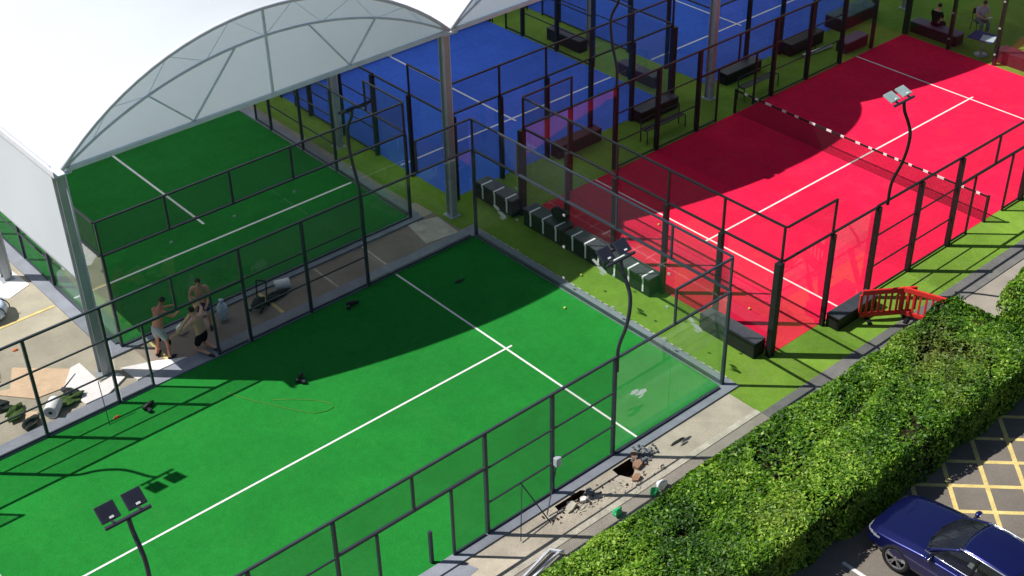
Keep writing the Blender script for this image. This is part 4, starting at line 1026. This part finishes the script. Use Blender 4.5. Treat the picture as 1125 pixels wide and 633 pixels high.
# glasshouse
def patch(fn, nu, nv):
    mb = MB()
    for j in range(nv + 1):
        for i in range(nu + 1): mb.v.append(tuple(fn(i / nu, j / nv)))
    for j in range(nv):
        for i in range(nu):
            a = j * (nu + 1) + i; mb.face((a, a + 1, a + nu + 2, a + nu + 1))
    return mb
def lerp(a, b, t): return a + (b - a) * t
def ws(u, v):
    s = 2 * u - 1; hw = lerp(.70, .555, v)
    return (s * hw, lerp(.84, .05, v) - .13 * s * s * (1 - .4 * v), lerp(.955, 1.375, v) + .045 * math.sin(math.pi * v) * .6 - .02 * s * s)
def rw(u, v):
    s = 2 * u - 1; hw = lerp(.64, .53, v)
    return (s * hw, lerp(-1.92, -1.28, v) + .10 * s * s, lerp(.985, 1.345, v) + .03 * math.sin(math.pi * v) - .02 * s * s)
def roof(u, v):
    s = 2 * u - 1; hw = lerp(.56, .535, v) + .02 * math.sin(math.pi * v)
    return (s * hw, lerp(.05, -1.28, v) - .06 * s * s * (1 - v) + .10 * s * s * v, 1.375 + .065 * math.sin(math.pi * (v * .85 + .08)) - .018 - .03 * v - .03 * s * s)
obj('windscreen', patch(ws, 16, 8), 'car_glass', car, True); obj('rear_window', patch(rw, 14, 6), 'car_glass', car, True); 
rf = obj('roof', patch(roof, 16, 14), 'car_paint', car, True)
sol = rf.modifiers.new('t', 'SOLIDIFY'); sol.thickness = .03; sol.offset = -1; apply_mods(rf)
for sx in (-1, 1):
    def sw(u, v):
        y0, y1 = lerp(.60, -.02, v), lerp(-1.62, -1.22, v)
        return (sx * (lerp(.735, .565, v) + .02 * math.sin(math.pi * v)), lerp(y0, y1, u), lerp(.945, 1.365, v) + .025 * math.sin(math.pi * u) * v)
    obj('side_window', patch(sw, 16, 6), 'car_glass', car, True)
    pa = [ws(0 if sx < 0 else 1, t / 6) for t in range(7)]
    obj('pillar', MB().tube([(p[0] + sx * .012, p[1] - .02, p[2]) for p in pa], .034, 8), 'car_paint', car, True)
    obj('pillar', MB().bar((sx * .745, -.38, .94), (sx * .585, -.45, 1.385), .07, .02), 'car_black', car)
    cp = [(sx * .72, -1.42, .955), (sx * .60, -1.05, 1.365), (sx * .535, -1.30, 1.345), (sx * .66, -1.95, .99)]
    obj('pillar', MB().quad(*[(p[0] + sx * .015, p[1], p[2]) for p in cp]), 'car_paint', car)
    obj('roof_rail', MB().tube([(sx * (.572 + .02 * math.sin(math.pi * t / 10)), lerp(.02, -1.26, t / 10), 1.372 + .028 * math.sin(math.pi * t / 10)) for t in range(11)], .016, 6), 'chrome', car, True)
    obj('window_trim', MB().tube([(sx * .748, .70, .948), (sx * .752, .2, .952), (sx * .752, -.6, .962), (sx * .742, -1.3, .970), (sx * .70, -1.62, .985)], .011, 6), 'chrome', car, True)
    mr = obj('door_mirror', MB().ell((sx * .97, .50, 1.02), (.105, .075, .070), 14, 10), 'car_paint', car, True)
    obj('stalk', MB().bar((sx * .75, .50, .96), (sx * .90, .50, .99), .07, .03), 'car_black', mr); obj('mirror_glass', MB().ell((sx * .97, .437, 1.02), (.085, .016, .055), 12, 8), 'chrome', mr, True)
    skin_panel('headlight', lambda c, n: c.y > 1.72 and c.x * sx > .46 and .61 < c.z < .675 and n.z < .75, .006, 'lens')
    obj('rear_lamp', MB().ell((sx * .66, -2.07, .80), (.18, .07, .06), 14, 8), 'red_plastic', car, True)
skin_panel('grille', lambda c, n: c.y > 2.0 and abs(c.x) < .44 and .36 < c.z < .57 and n.y > .3, .008, 'car_black')
skin_panel('sill_trim', lambda c, n: c.z < .29 and abs(n.z) < .8, .004, 'car_black')
obj('number_plate', MB().box((-.26, 2.205, .40), (.26, 2.222, .51)), 'white_plastic', car, bevel=.005)
obj('wiper', MB().tube([(-.45, .80, .985), (.05, .74, 1.0)], .010, 6).tube([(.05, .83, .985), (.50, .72, .995)], .010, 6), 'car_black', car)
# inside
obj('dashboard', MB().box((-.66, .22, .80), (.66, .60, .94)), 'interior', car, bevel=.05)
obj('cabin_floor', MB().box((-.66, -1.6, .965), (.66, -1.25, .975)), 'interior', car)
for sx in (-.36, .36):
    s_ = obj('seat', MB().obox((sx, -.52, 1.0), (.46, .13, .46), (R(-14), 0, 0)), 'interior', car, bevel=.05); obj('headrest', MB().obox((sx, -.60, 1.27), (.24, .08, .14), (R(-10), 0, 0)), 'interior', s_, bevel=.03)
obj('steering_wheel', MB().tube([(.36 + .17 * math.cos(k * math.pi / 10), .12 - .04 * math.sin(k * math.pi / 10), 1.0 + .12 * math.sin(k * math.pi / 10)) for k in range(21)], .015, 6), 'car_black', car, True)
tag(obj('paper_folder', MB().obox((-1.70, -8.52, 1.03), (.22, .30, .012), (R(15), R(18), .2)), 'foam'), 'white folder lying inside the car behind its side window', 'folder')

# ------------------------------------------------------------------ light, sky, camera
w = bpy.data.worlds.new('World'); scene.world = w; w.use_nodes = True
nt = w.node_tree; bg = nt.nodes['Background']
sky = nt.nodes.new('ShaderNodeTexSky'); sky.sky_type = 'NISHITA'; sky.sun_disc = False
S = Vector((-.575, .565, 1.0)).normalized()
sky.sun_elevation = math.asin(S.z); sky.sun_rotation = math.atan2(S.x, S.y); sky.air_density = 1.0; sky.dust_density = .6
nt.links.new(sky.outputs[0], bg.inputs[0]); bg.inputs[1].default_value = .055
ld = bpy.data.lights.new('sun', 'SUN'); ld.energy = 5.0; ld.angle = R(.5); ld.color = (1.0, .97, .92)
lo = link(bpy.data.objects.new('sun', ld)); lo.rotation_euler = S.to_track_quat('Z', 'Y').to_euler(); lo.location = (0, 0, 40)
cd = bpy.data.cameras.new('camera'); cam = link(bpy.data.objects.new('camera', cd))
cam.location = (-22.0217, -17.4800, 22.1212); cam.rotation_euler = (.971012, .017657, -.719248)
cd.sensor_width = 36; cd.lens = 36 * 1482.56 / 1125; cd.clip_start = .1; cd.clip_end = 2000
scene.camera = cam
vs_ = scene.view_settings; scene.display_settings.display_device = 'sRGB'
vs_.view_transform = 'Standard'; vs_.look = 'None'; vs_.exposure = 0.35; vs_.gamma = 1.0; vs_.use_curve_mapping = False
scene.render.engine = 'CYCLES'
cy = scene.cycles; cy.max_bounces = 12; cy.diffuse_bounces = 4; cy.glossy_bounces = 4; cy.transmission_bounces = 6; cy.transparent_max_bounces = 48; cy.sample_clamp_indirect = 6
cy.use_denoising = True
